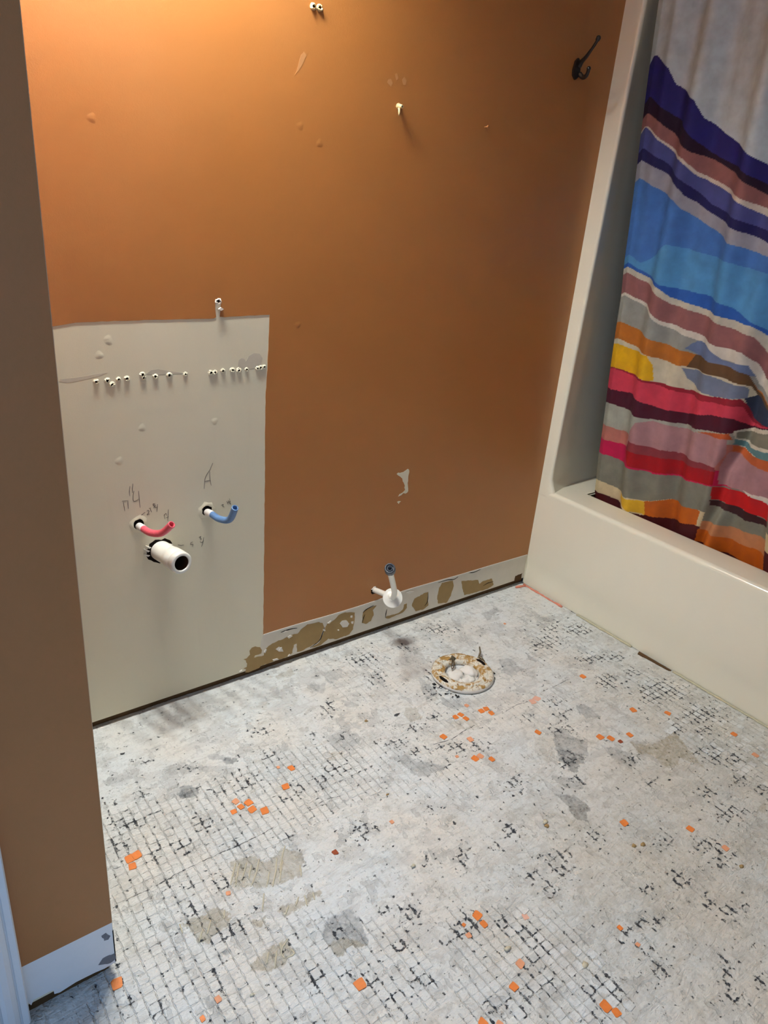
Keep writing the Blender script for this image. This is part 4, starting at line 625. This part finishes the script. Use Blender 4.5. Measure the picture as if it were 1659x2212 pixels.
wall_prism('paper_flake', [(STRIPHOLE[1][0]-.006, STRIPHOLE[1][1]), (STRIPHOLE[1][0], STRIPHOLE[1][1]+.004), (STRIPHOLE[1][0]+.006, STRIPHOLE[1][1]), (STRIPHOLE[1][0], STRIPHOLE[1][1]-.0035)], 0, -.006, M_CHIP, wall_back)
for k in (0, 1):
    crater(NAILS[k][0], NAILS[k][1], .0044, 310+k, -.0006, lift=.004, rim=M_ANCHOR)

# anchors and a nail left in the wall (things of their own)
def anchor(x, z, label):
    e = empty('wall_anchor', (x, -.0007, z), label, 'wall anchor')
    tube('sleeve', [(0, .004, 0), (0, -.006, 0), (.0005, -.014, -.001)], [.0042, .0045, .0038], M_ANCHOR, e, 12, .0022, depth=.008)
    lathe('collar', [(.0042, 0), (.0066, .0004), (.0068, .0014), (.0045, .0018)], M_ANCHOR, e, 16, (0, 0, 0), (0, -1, 0), .0004)
    tube('split_leg', [(-.002, -.006, -.004), (-.004, -.010, -.013), (-.005, -.011, -.019)], [.0026, .0022, .0014], M_ANCHOR, e, 8)
    return e
anchor(NAILS[2][0], NAILS[2][1]+.002, 'broken tan plastic wall anchor sticking out of the orange wall')
nl = empty('nail', (NAILS[3][0], -.0007, NAILS[3][1]), 'small painted-over nail stub in the orange wall, left of the black hook', 'nail')
tube('shank', [(0, .004, 0), (0, -.010, .001)], .0016, M_PAINT, nl, 10)
lathe('head', [(.0016, 0), (.0036, .0004), (.0036, .0016), (.001, .0022)], M_PAINT, nl, 14, (0, -.010, .001), (0, -1, 0))

# ------------------------------------------------------------------ left wall (chase beside the vanity niche)
XQ, YQ = -1.6641, -.6211
pb = [(-1.802, .030)]+[p for p in PART_BOTTOM]+[(XQ, .022)]
HB = .1203
wall_left = box('wall_left', (-2.60, YQ, HB-.09), (XQ, -.003, 2.44), M_BOARD)
structure(wall_left, 'shaded brown wall beside the vanity niche, its corner nearest the camera', 'wall')
wl_o = wall_prism('orange_paint', [(-2.60, 2.44), (-2.60, HB), (-1.80, HB), (XQ-.0005, HB-.0005), (XQ-.0005, 2.44)], YQ, YQ-.0007, M_PAINT, wall_left)
bl = [(-2.60, HB), (-2.60, .034)]+[p for p in PART_BOTTOM]+[(XQ-.0005, .0225), (XQ-.0005, HB)]
wall_prism('base_strip', bl, YQ+.002, YQ-.0004, M_CASING, wall_left)
side = box('return_paint', (XQ-.001, YQ+.002, HB), (XQ+.0007, -.004, 2.44), M_PAINT, wall_left)
box('sill_plate', (-2.60, YQ+.012, -.02), (XQ-.010, -.01, HB-.085), M_PLATE, wall_left)
for P in PART_SMUDGE:
    wall_prism('scuff', roughen(P, .001, .004, 80), YQ, YQ-.0008, simple('grey_scuff', (120, 120, 124), .7, .3, .3, 200), wall_left)
box('dark_corner_edge', (XQ-.0012, YQ-.0006, .024), (XQ+.0006, YQ+.004, HB-.02), M_DARK, wall_left)

# door casing: a moulded profile run up the wall
prof = [(-1.8015, 0), (-1.8015, -.010), (-1.8035, -.0125), (-1.8075, -.0125), (-1.812, -.0122), (-1.813, -.0095), (-1.8150, -.0095), (-1.8160, -.0130), (-1.823, -.0165), (-1.832, -.0175), (-1.838, -.016), (-1.839, -.0135), (-1.841, -.0135), (-1.842, -.0175), (-1.866, -.0185), (-1.868, -.0165), (-1.868, 0)]
n = len(prof); v = [(x, YQ+y, z) for z in (.004, 2.10) for x, y in prof]
f = [(i, (i+1) % n, n+(i+1) % n, n+i) for i in range(n)]+[tuple(range(n-1, -1, -1)), tuple(range(n, 2*n))]
casing = mesh('trim_1', v, f, M_CASING); structure(casing, 'white moulded door casing at the left edge beside the brown wall', 'trim')

# ceiling, the wall past the tub and the far side of the tub alcove
structure(box('ceiling', (-2.60, -2.3, 2.44), (.95, .05, 2.50), M_WHITE), 'plain white bathroom ceiling', 'ceiling')
structure(box('wall_right', (.80, -1.75, 0), (.86, .013, 2.44), M_PAINT), 'orange-brown wall behind the bathtub', 'wall')
structure(box('wall_front', (-1.30, -1.80, 0), (.86, -1.74, 2.44), simple('beige_wall', (176, 170, 156), .8, .3, .03)), 'unseen plain beige wall at the near end of the tub, extended to block fill light', 'wall')  # unseen wall, extended left and toned beige to cut fill light and red bounce

# ------------------------------------------------------------------ vanity light over the niche (above the frame)
lamp = empty('vanity_light', (-1.36, 0, 2.14), 'four-bulb vanity light bar on the wall above the bare patch', 'light')
box('back_plate', (-.27, -.022, -.05), (.27, -.0007, .05), simple('brushed_plate', (170, 160, 140), .3, .5, .05, 40, 0, .8), lamp, .004)
M_BULB = simple('bulb_neck', (225, 220, 210), .4, .5, .02)
tsh = NT('frosted_shade'); tl = tsh.N.new('ShaderNodeBsdfTranslucent'); tl.inputs[0].default_value = (.9, .88, .82, 1)
mx = tsh.N.new('ShaderNodeMixShader'); mx.inputs[0].default_value = .28
tsh.b.inputs['Base Color'].default_value = (.82, .80, .75, 1)
tsh.L.new(tsh.b.outputs[0], mx.inputs[1]); tsh.L.new(tl.outputs[0], mx.inputs[2])
tsh.L.new(mx.outputs[0], tsh.N['Material Output'].inputs[0])
for bx in (-.195, -.065, .065, .195):
    tube('socket', [(bx, -.02, 0), (bx, -.10, 0), (bx, -.115, -.005), (bx, -.115, -.03)], [.010, .010, .014, .022], M_CASING, lamp, 16)
    lathe('shade', [(.024, -.028), (.040, -.045), (.054, -.080), (.064, -.135), (.0625, -.135), (.052, -.080), (.038, -.046), (.022, -.030)], tsh.m, lamp, 28, (bx, -.115, 0), caps=False)
    lathe('bulb_neck', [(.012, .035), (.013, .028), (.014, .020), (.010, .016)][::-1], M_BULB, lamp, 16, (bx, -.115, -.067))
    ld = bpy.data.lights.new('bulb', 'POINT'); ld.energy = BULB_WATTS; ld.color = BULB_COLOR; ld.shadow_soft_size = .031
    lo = bpy.data.objects.new('bulb', ld); COL.objects.link(lo); lo.parent = lamp; lo.location = (bx, -.115, -.085)

# ------------------------------------------------------------------ bathtub with its surround
ZR = .3736; YE = -1.70
tub = empty('bathtub', (0, -.85, 0), 'glossy almond one-piece bathtub and surround beside the bare floor', 'bathtub')
def T3(p): return (p[0], p[1]+.85, p[2])
def sweep(name, prof, ys, mat, parent, smooth=True):
    """prof: (x, z) outline points swept along y."""
    v = [T3((x, y, z)) for y in ys for x, z in prof]; n = len(prof); f = []
    for i in range(len(ys)-1):
        for k in range(n-1):
            a = i*n+k; f.append((a, a+1, a+n+1, a+n))
    o = mesh(name, v, f, mat, parent, smooth); return o
def arc(cx_, cz_, r, a0, a1, k=8):
    return [(cx_+r*math.cos(math.radians(a0+(a1-a0)*i/k)), cz_+r*math.sin(math.radians(a0+(a1-a0)*i/k))) for i in range(k+1)]
apron_prof = [(.004, 0), (.004, .002), (.003, .05), (.0045, .072), (.0015, .098), (0, .115), (-.0005, .20), (0, .30), (.0005, ZR-.016)]+arc(.0145, ZR-.014, .014, 180, 92)
ys = [0.0, -.01, -.04, -.08]+list(np.linspace(-.12, YE, 24))
sweep('apron', apron_prof, ys, M_TUB, tub)
rim_prof = [(.0140, ZR)]+[(.03, ZR+.0005), (.07, ZR+.001), (.10, ZR)]+arc(.105, ZR-.018, .018, 88, 10)+[(.128, ZR-.06), (.14, .20), (.16, .12)]
rim_prof = [(x, z) for x, z in rim_prof]
sweep('rim', rim_prof, [.0]+ys[1:], M_TUB, tub)
sweep('basin', [(.16, .12), (.19, .085), (.25, .075), (.62, .075), (.67, .09), (.69, .14), (.705, ZR-.02), (.72, ZR), (.78, ZR), (.782, 1.95)], ys, M_TUB, tub)
sweep('end_deck', [(.10, ZR), (.14, ZR+.0004), (.40, ZR+.0004), (.72, ZR+.0004)], [0, -.03, -.118], M_TUB, tub)
sweep('end_deck_lip', [(.12, ZR-.004), (.40, ZR-.004), (.70, ZR-.004)], [-.117, -.123], M_TUB, tub)
# corner column and curved end panel rising from the rim
zs = [ZR-.02, ZR-.008, ZR+.004, ZR+.02, ZR+.045]+list(np.linspace(.46, 1.98, 14))
def endprof(z):
    w = .040+.022*min(1, max(0, (z-ZR)/1.4)); fl = max(0, 1-(z-ZR)/.06) if z > ZR else 1.0
    fl = fl*fl*.022
    pts = [(-.0006, 0.0), (-.0006, -w*.5), (-.0006, -w+.010), (.0005, -w+.004-fl*.3), (.003, -w+.0005-fl*.4), (.008, -w-.0005-fl), (.016, -w+.003-fl), (.045, -w*.74-fl), (.09, -w*.40-fl), (.14, -w*.16-fl), (.22, -.002-fl), (.40, -.002-fl), (.60, -.002-fl), (.782, -.002-fl)]
    return pts
v = []; f = []
for z in zs:
    v += [T3((x, y, z)) for x, y in endprof(z)]
n = len(endprof(1))
for i in range(len(zs)-1):
    for k in range(n-1):
        a = i*n+k; f.append((a, a+1, a+n+1, a+n))
mesh('end_panel', v, f, M_TUB, tub, True)
# front flange below the rim joins the apron: a closed strip beside the wall
box('wall_flange', T3((-.0004, -.002, .004)), T3((.012, .0, 1.98)), M_TUB, tub)
# worn caulk and the pink bead along its foot
def floor_bead(name, p0, p1, r, mat, seed, lab):
    rr = random.Random(seed); k = max(4, int(math.dist(p0, p1)/.012)); P = []; R = []
    for i in range(k+1):
        t = i/k; x = p0[0]+(p1[0]-p0[0])*t+rr.uniform(-.001, .001); y = p0[1]+(p1[1]-p0[1])*t
        P.append((x, y, .001+rr.uniform(-.0005, .0008))); R.append(r*rr.uniform(.55, 1.2))
    o = tube(name, P, R, mat, floor, 8); o['label'] = lab
floor_bead('caulk_bead', (-.006, -.012), (-.006, -.19), .0042, M_CAULK, 1, 'pink caulk bead at the tub corner')
floor_bead('caulk_bead', (-.05, -.012), (-.010, -.020), .0050, M_CAULK, 2, 'pink caulk smear in the corner')
floor_bead('caulk_bead', (-.001, -.25), (-.001, -.47), .0035, M_OCAULK, 3, 'cream caulk line under the tub')
floor_bead('caulk_bead', (-.001, -.62), (-.001, -1.35), .0035, M_OCAULK, 4, 'cream caulk line under the tub')
floor_prism('floor_slot', [(-.016, -.505), (-.001, -.50), (-.001, -.615), (-.007, -.61)], -.002, .0022, M_PLATE, floor)['label'] = 'dark slot under the tub apron'

# ------------------------------------------------------------------ shower curtain
def curtain_material():
    t = NT('striped_curtain_cloth'); a = t.attr('stripe'); p = t.pos()
    n = t.noise(p, 30, 3); w = t.noise(t.scale(p, (1, 1, 1)), 700, 2)
    col = t.mix(t.rng(n, .3, .7, 0.0, .22), a.outputs['Color'], (.02, .02, .03))
    t.bump(w, .12, .0006)
    return t.out(col, .75, .25)
M_CURT = curtain_material()
SS = .0021
s_end = 1.15
svals = np.arange(-.03, s_end, SS); zvals = np.arange(.16, 1.93, .0021)
S, Z = np.meshgrid(svals, zvals, indexing='ij')
ez = np.array([p[1] for p in CEDGE]); ey = np.array([p[0] for p in CEDGE])
edge_y = np.interp(Z, ez, np.linspace(ey[0], ey[-1], len(ey)))+.002*np.sin(Z*9)
Yc = edge_y-np.maximum(S, 0)
xc = .14-(Z-.37)*.072
lowf = np.clip((1.75-Z)/1.3, 0, 1)
fold = 1.5*(.016*np.sin((S*8.3+.35*Z)*2*math.pi*.5+.6)*(.35+.65*lowf)+.007*np.sin((S*21+.6*np.sin(Z*2.0))*2*math.pi*.5+1.2)
        +.010*np.sin((S*13-.4*Z)*2*math.pi*.5)*np.clip((Z-.9)/.6, 0, 1))
# the deep fold low on the right
fy = np.interp(Z, [q[1] for q in CFOLD][::-1], [q[0] for q in CFOLD][::-1])
dfold = (Yc-fy)
fold += .034*np.exp(-((dfold+.02)/.018)**2)*np.clip((.95-Z)/.3, 0, 1)
Xc = xc+fold*np.clip(S/.05, 0, 1)
back = np.clip(-S, 0, 1)
Xc = Xc+back*.45; Yc = Yc+back*.75
V = np.stack([Xc.ravel(), Yc.ravel(), Z.ravel()], 1)
# stripes laid out on the cloth
yq = edge_y-np.abs(S); zq = Z+.0
yq = yq+(fbm(S, Z, 30, 91)-.5)*.004; zq = zq+(fbm(S, Z, 30, 95)-.5)*.005
Cc = np.zeros(S.shape+(3,)); Cc[:] = (206, 220, 222)
def extz(P, y):
    P = sorted(P); ys_ = [p[0] for p in P]; zs_ = [p[1] for p in P]
    z = np.interp(y, ys_, zs_)
    k = (zs_[1]-zs_[0])/max(1e-4, ys_[1]-ys_[0]) if len(P) > 1 else 0
    return z+np.where(y < ys_[0], (y-ys_[0])*min(max(k, -.2), .35), 0)
for P, c in BANDS:
    Cc[zq < extz(P, yq)] = c
for P, c in CPOLYS:
    Cc[inpoly(yq, zq, P)] = c
CG = .90
Cl = np.where(Cc/255 <= .04045, Cc/255/12.92, ((Cc/255+.055)/1.055)**2.4)*CG
Cl = np.clip(Cl*(1.0+.10*(fbm(S, Z, 70, 99)[..., None]-.5)), 0, .9)
curtain = grid_mesh('shower_curtain', V, len(svals), len(zvals), M_CURT)
ca = curtain.data.color_attributes.new('stripe', 'FLOAT_COLOR', 'POINT')
C4 = np.ones((S.size, 4), np.float32); C4[:, :3] = Cl.reshape(-1, 3); ca.data.foreach_set('color', C4.ravel())
tag(curtain, 'shower curtain with wavy multicoloured stripes hanging inside the bathtub', 'shower curtain')
rod = empty('curtain_rod', (.03, -.85, 1.95), 'chrome shower curtain rod above the tub', 'curtain rod')
tube('rod', [(0, .84, 0), (0, -.88, 0)], .0125, simple('chrome', (200, 200, 200), .15, .5, .02, 30, 0, 1.0), rod, 16)
M_HOOKR = simple('ring_white', (225, 225, 225), .4)
for k in range(9):
    y = .70-k*.115
    P = [(.017*math.cos(a), y, .017*math.sin(a)-.006) for a in np.linspace(0, 2*math.pi, 13)]
    tube('curtain_ring', P, .0015, M_HOOKR, rod, 6)

# ------------------------------------------------------------------ plumbing in the vanity wall
def path_rel(P, o): return [tuple(a-b for a, b in zip(p, o)) for p in P]
def pex(name, P, mat, label):
    o = P[1]; e = empty(name, (o[0], 0, o[2]), label, 'pipe', 'water supply stubs')
    Q = smooth_path(path_rel(P, (o[0], 0, o[2])), 6); n = len(Q)
    cut = int(n*.34)
    tube('pipe', Q[max(0, cut-3):], .0080, mat, e, 20, .0056, depth=.035)
    tube('white_sleeve', Q[:cut], .0086, M_SLEEVE, e, 20)
    # torn hole in the board round the pipe
    r = random.Random(len(name)); seg = 14; v = []; f = []; fm = []
    for q, h in ((.021, .0), (.0165, .0012), (.0125, .0030), (.0105, .0008)):
        for s in range(seg):
            a = 2*math.pi*s/seg; jj = 1+r.uniform(-.13, .13); v.append((q*jj*math.cos(a), -h*(1+r.uniform(-.4, .4)) if h else -.0001, q*jj*math.sin(a)))
    for k in range(3):
        for s in range(seg):
            a = k*seg+s; b = k*seg+(s+1) % seg; f.append((a, a+seg, b+seg, b)); fm.append(0 if k < 2 else 1)
    f.append(tuple(range(3*seg, 4*seg))); fm.append(1)
    mesh('torn_hole_rim', v, f, [M_BOARD, M_DARK], e, True, fm)
    return e
pex('hot_water_pipe', RED, M_RED, 'bent red plastic water pipe sticking out of the beige patch')
pex('cold_water_pipe', BLUE, M_BLUE, 'bent blue plastic water pipe sticking out of the beige patch')
o = PVC[0]; d = (Vector(PVC[1])-Vector(o)).normalized(); Lp = (Vector(PVC[1])-Vector(o)).length
pv = empty('drain_pipe', (o[0], 0, o[2]), 'stubby white plastic drain pipe open toward the room, below the red pipe', 'pipe')
pa = lambda t: tuple(d*t)
ri, ro = .0205, .0245
tube('pipe', [pa(-.01), pa(.02), pa(Lp*.56)], ro*.98, M_PVC, pv, 32, cap=False, end=False)
tube('hub', [pa(Lp*.52), pa(Lp*.54), pa(Lp*.80), pa(Lp*.82)], [ro, ro*1.06, ro*1.08, ro*1.0], M_PVC, pv, 32, cap=False, end=False)
tube('mouth', [pa(Lp*.80), pa(Lp*.84), pa(Lp*.97), pa(Lp)], [ro*.98, ro*1.07, ro*1.06, ro*.97], M_PVC, pv, 32, ri*.86, depth=.078, cap=False, end=False)
lathe('bore', [(ri*.845, -.003), (ri*.84, -.03), (ri*.82, -.075), (.001, -.076)], simple('brown_bore', (74, 52, 36), .6, .4, .2, 60), pv, 32, pa(Lp), tuple(d), caps=False)
r = random.Random(5); hole = []
for s in range(26):
    a = 2*math.pi*s/26; q = .0285+r.uniform(-.002, .0035)+.005*max(0, math.cos(a-3.4)); hole.append((q*math.cos(a), q*math.sin(a)))
wall_prism('cut_hole', hole, .0, -.0006, M_DARK, pv)
for s, (a, L_) in enumerate(((2.6, .012), (2.9, .014), (3.3, .010), (.4, .010))):
    c = (.029*math.cos(a), .029*math.sin(a))
    wall_prism('paper_shred', [(c[0]-.003, c[1]-.003), (c[0]+.002, c[1]-.001), (c[0]-.012*abs(math.cos(a)), c[1]+L_*.5)], 0, -.004, M_CHIP, pv)

# ------------------------------------------------------------------ toilet supply stub
so = SUP[0]
ts = empty('toilet_supply_pipe', (so[0], 0, so[2]), 'white toilet supply pipe with round plate and grey nut low on the wall', 'pipe')
Q = path_rel(SUP, (so[0], 0, so[2])); Qs = smooth_path(Q, 6)
tube('wall_stub', Qs[:10], .0085, M_PVC, ts, 20)
tube('riser', Qs[6:-4], .0082, M_PVC, ts, 20)
rd = (Vector(Q[-1])-Vector(Q[3])).normalized()
lathe('round_plate', [(.008, -.002), (.028, -.002), (.0292, -.0012), (.0292, .0008), (.0280, .0016), (.0278, .0016), (.0105, .0022), (.0100, .0050), (.0085, .0055)], M_PVC, ts, 40, tuple(Vector(Q[2])-rd*.004), tuple((rd+Vector((0, -.35, 0))).normalized()))
tip = Vector(Q[-1])
lathe('nut', [(.0085, -.028), (.013, -.026), (.0148, -.022), (.0148, -.004), (.0138, 0), (.0108, .0002), (.0104, -.006), (.0078, -.006), (.0076, -.001), (.0056, -.001), (.0054, -.02)], M_GREYNUT, ts, 10, tuple(tip), tuple(rd))
r = random.Random(9)
hole = [((.012+r.uniform(-.002, .003))*math.cos(2*math.pi*s/16), (.012+r.uniform(-.002, .003))*math.sin(2*math.pi*s/16)) for s in range(16)]
wall_prism('cut_hole', hole, 0, -.0014, M_DARK, ts)
wall_prism('paper_shred', [(-.012, .006), (-.002, .013), (.004, .012), (-.004, .008)], 0, -.004, M_CHIP, ts)

# ------------------------------------------------------------------ toilet flange in the floor
FX, FY = -.5723, -.2999
fg = empty('toilet_flange', (FX, FY, 0), 'round rusty toilet flange plugged with white rag in the floor', 'toilet flange')
ring_prof = [(.086, -.004), (.089, .000), (.0895, .009), (.087, .0125), (.078, .0135), (.070, .0125), (.062, .014), (.055, .013), (.051, .010), (.049, .002), (.048, -.02)]
lathe('ring', ring_prof, M_WAX, fg, 72, (0, 0, 0), (0, 0, 1), .0022, 3, False)
lathe('steel_band', [(.0885, .001), (.0908, .002), (.0912, .0075), (.0888, .009)], simple('white_band', (222, 216, 206), .4, .5, .08), fg, 72, (0, 0, 0), (0, 0, 1), .0006, 5, False)
lathe('wax_ridge', [(.060, .012), (.064, .0165), (.069, .0175), (.073, .0145), (.075, .011)], M_WAX, fg, 60, (0, 0, 0), (0, 0, 1), .0030, 8, False)
lathe('drain_throat', [(.0485, -.004), (.047, .001), (.0462, -.018), (.001, -.018)], M_DARK, fg, 40, caps=False)
for k, (bx, by, bz, rr_, sq) in enumerate(((-.018, .006, -.002, .026, (1, .9, .5)), (.022, -.006, .001, .026, (.9, 1.05, .55)), (.002, -.026, -.004, .020, (1.3, .8, .5)), (.004, .022, -.008, .020, (1.1, .8, .45)), (-.026, -.018, -.006, .016, (1, 1, .5)))):
    blob('rag_fold', (bx, by, bz), rr_, M_RAG, fg, sq, .22, k, 3)
for a0 in (170, 350):
    P = [(.077*math.cos(math.radians(a0+t)), .077*math.sin(math.radians(a0+t)), .0138) for t in range(0, 26, 5)]
    tube('bolt_slot', P, [.002, .0045, .0048, .0048, .0045, .002], M_DARK, fg, 8)
bolt_c = (.010, .058)
tube('closet_bolt', [(bolt_c[0], bolt_c[1], .008), (bolt_c[0], bolt_c[1], .020), (bolt_c[0]-.001, bolt_c[1]-.001, .026)], [.0042, .004, .0036], M_STEEL, fg, 10)
blob('bolt_grime', (bolt_c[0]+.003, bolt_c[1], .014), .010, simple('grime', (96, 88, 70), .8, .2, .4, 200), fg, (1.2, .8, .6), .5, 4)
tube('wire', [(bolt_c[0]-.002, bolt_c[1]-.002, .018), (-.006, .040, .019), (-.018, .030, .016), (-.022, .022, .013), (-.012, .026, .014), (.000, .038, .018), (bolt_c[0], bolt_c[1], .022)], .0018, M_STEEL, fg, 8)
tube('bent_strap', [(.082, .022, .006), (.094, .030, .010), (.106, .038, .018), (.112, .050, .028)], [.004, .0035, .003, .002], M_STEEL, fg, 8)
tube('bent_strap', [(.094, .030, .010), (.100, .022, .006), (.098, .010, .003)], [.004, .0035, .003], M_STEEL, fg, 8)
def crumb(c, r, mat, par, seed, sq=(1, 1, .5)): return blob('crumb', c, r, mat, par, sq, .5, seed, 1)
M_GRIME = simple('black_grime', (48, 48, 48), .9, .2, .4, 200)
for k in range(16):
    a = math.radians(random.uniform(175, 225)); q = random.uniform(.093, .112)
    crumb((q*math.cos(a), q*math.sin(a), .001), random.uniform(.002, .0055), M_GRIME if k % 3 else M_RAG, fg, k)
for k in range(10):
    a = math.radians(random.uniform(-60, 20)); q = random.uniform(.092, .100)
    crumb((q*math.cos(a), q*math.sin(a), .001), random.uniform(.0015, .004), M_STEEL if k % 2 else M_GRIME, fg, 30+k)

# ------------------------------------------------------------------ coat hook
hp0, hp1 = Vector(HOOK_PLATE[0]), Vector(HOOK_PLATE[1])
hk = empty('coat_hook', (hp0.x, 0, hp1.z), 'black iron double coat hook on the orange wall beside the tub', 'coat hook')
hr = lambda P: [(p[0]-hp0.x, p[1], p[2]-hp1.z) for p in P]
hh = hp0.z-hp1.z
pl_ = [(-.011, 0), (-.013, hh*.4), (-.009, hh), (0, hh+.008), (.009, hh), (.013, hh*.4), (.011, 0), (0, -.009)]
wall_prism('plate', pl_, -.0007, -.007, M_IRON, hk)
tube('upper_prong', smooth_path(hr(HOOK_UP), 5), [.0068-.0032*min(1, i/16) + (.0022 if i > 22 else 0) for i in range(26)], M_IRON, hk, 12)
tube('lower_prong', smooth_path(hr(HOOK_LOW), 5), [.0065-.0018*min(1, i/14) for i in range(21)], M_IRON, hk, 12)
blob('prong_ball', tuple(hr(HOOK_UP)[-1]), .0062, M_IRON, hk, jit=0)
blob('prong_ball', tuple(hr(HOOK_LOW)[-1]), .0056, M_IRON, hk, jit=0)
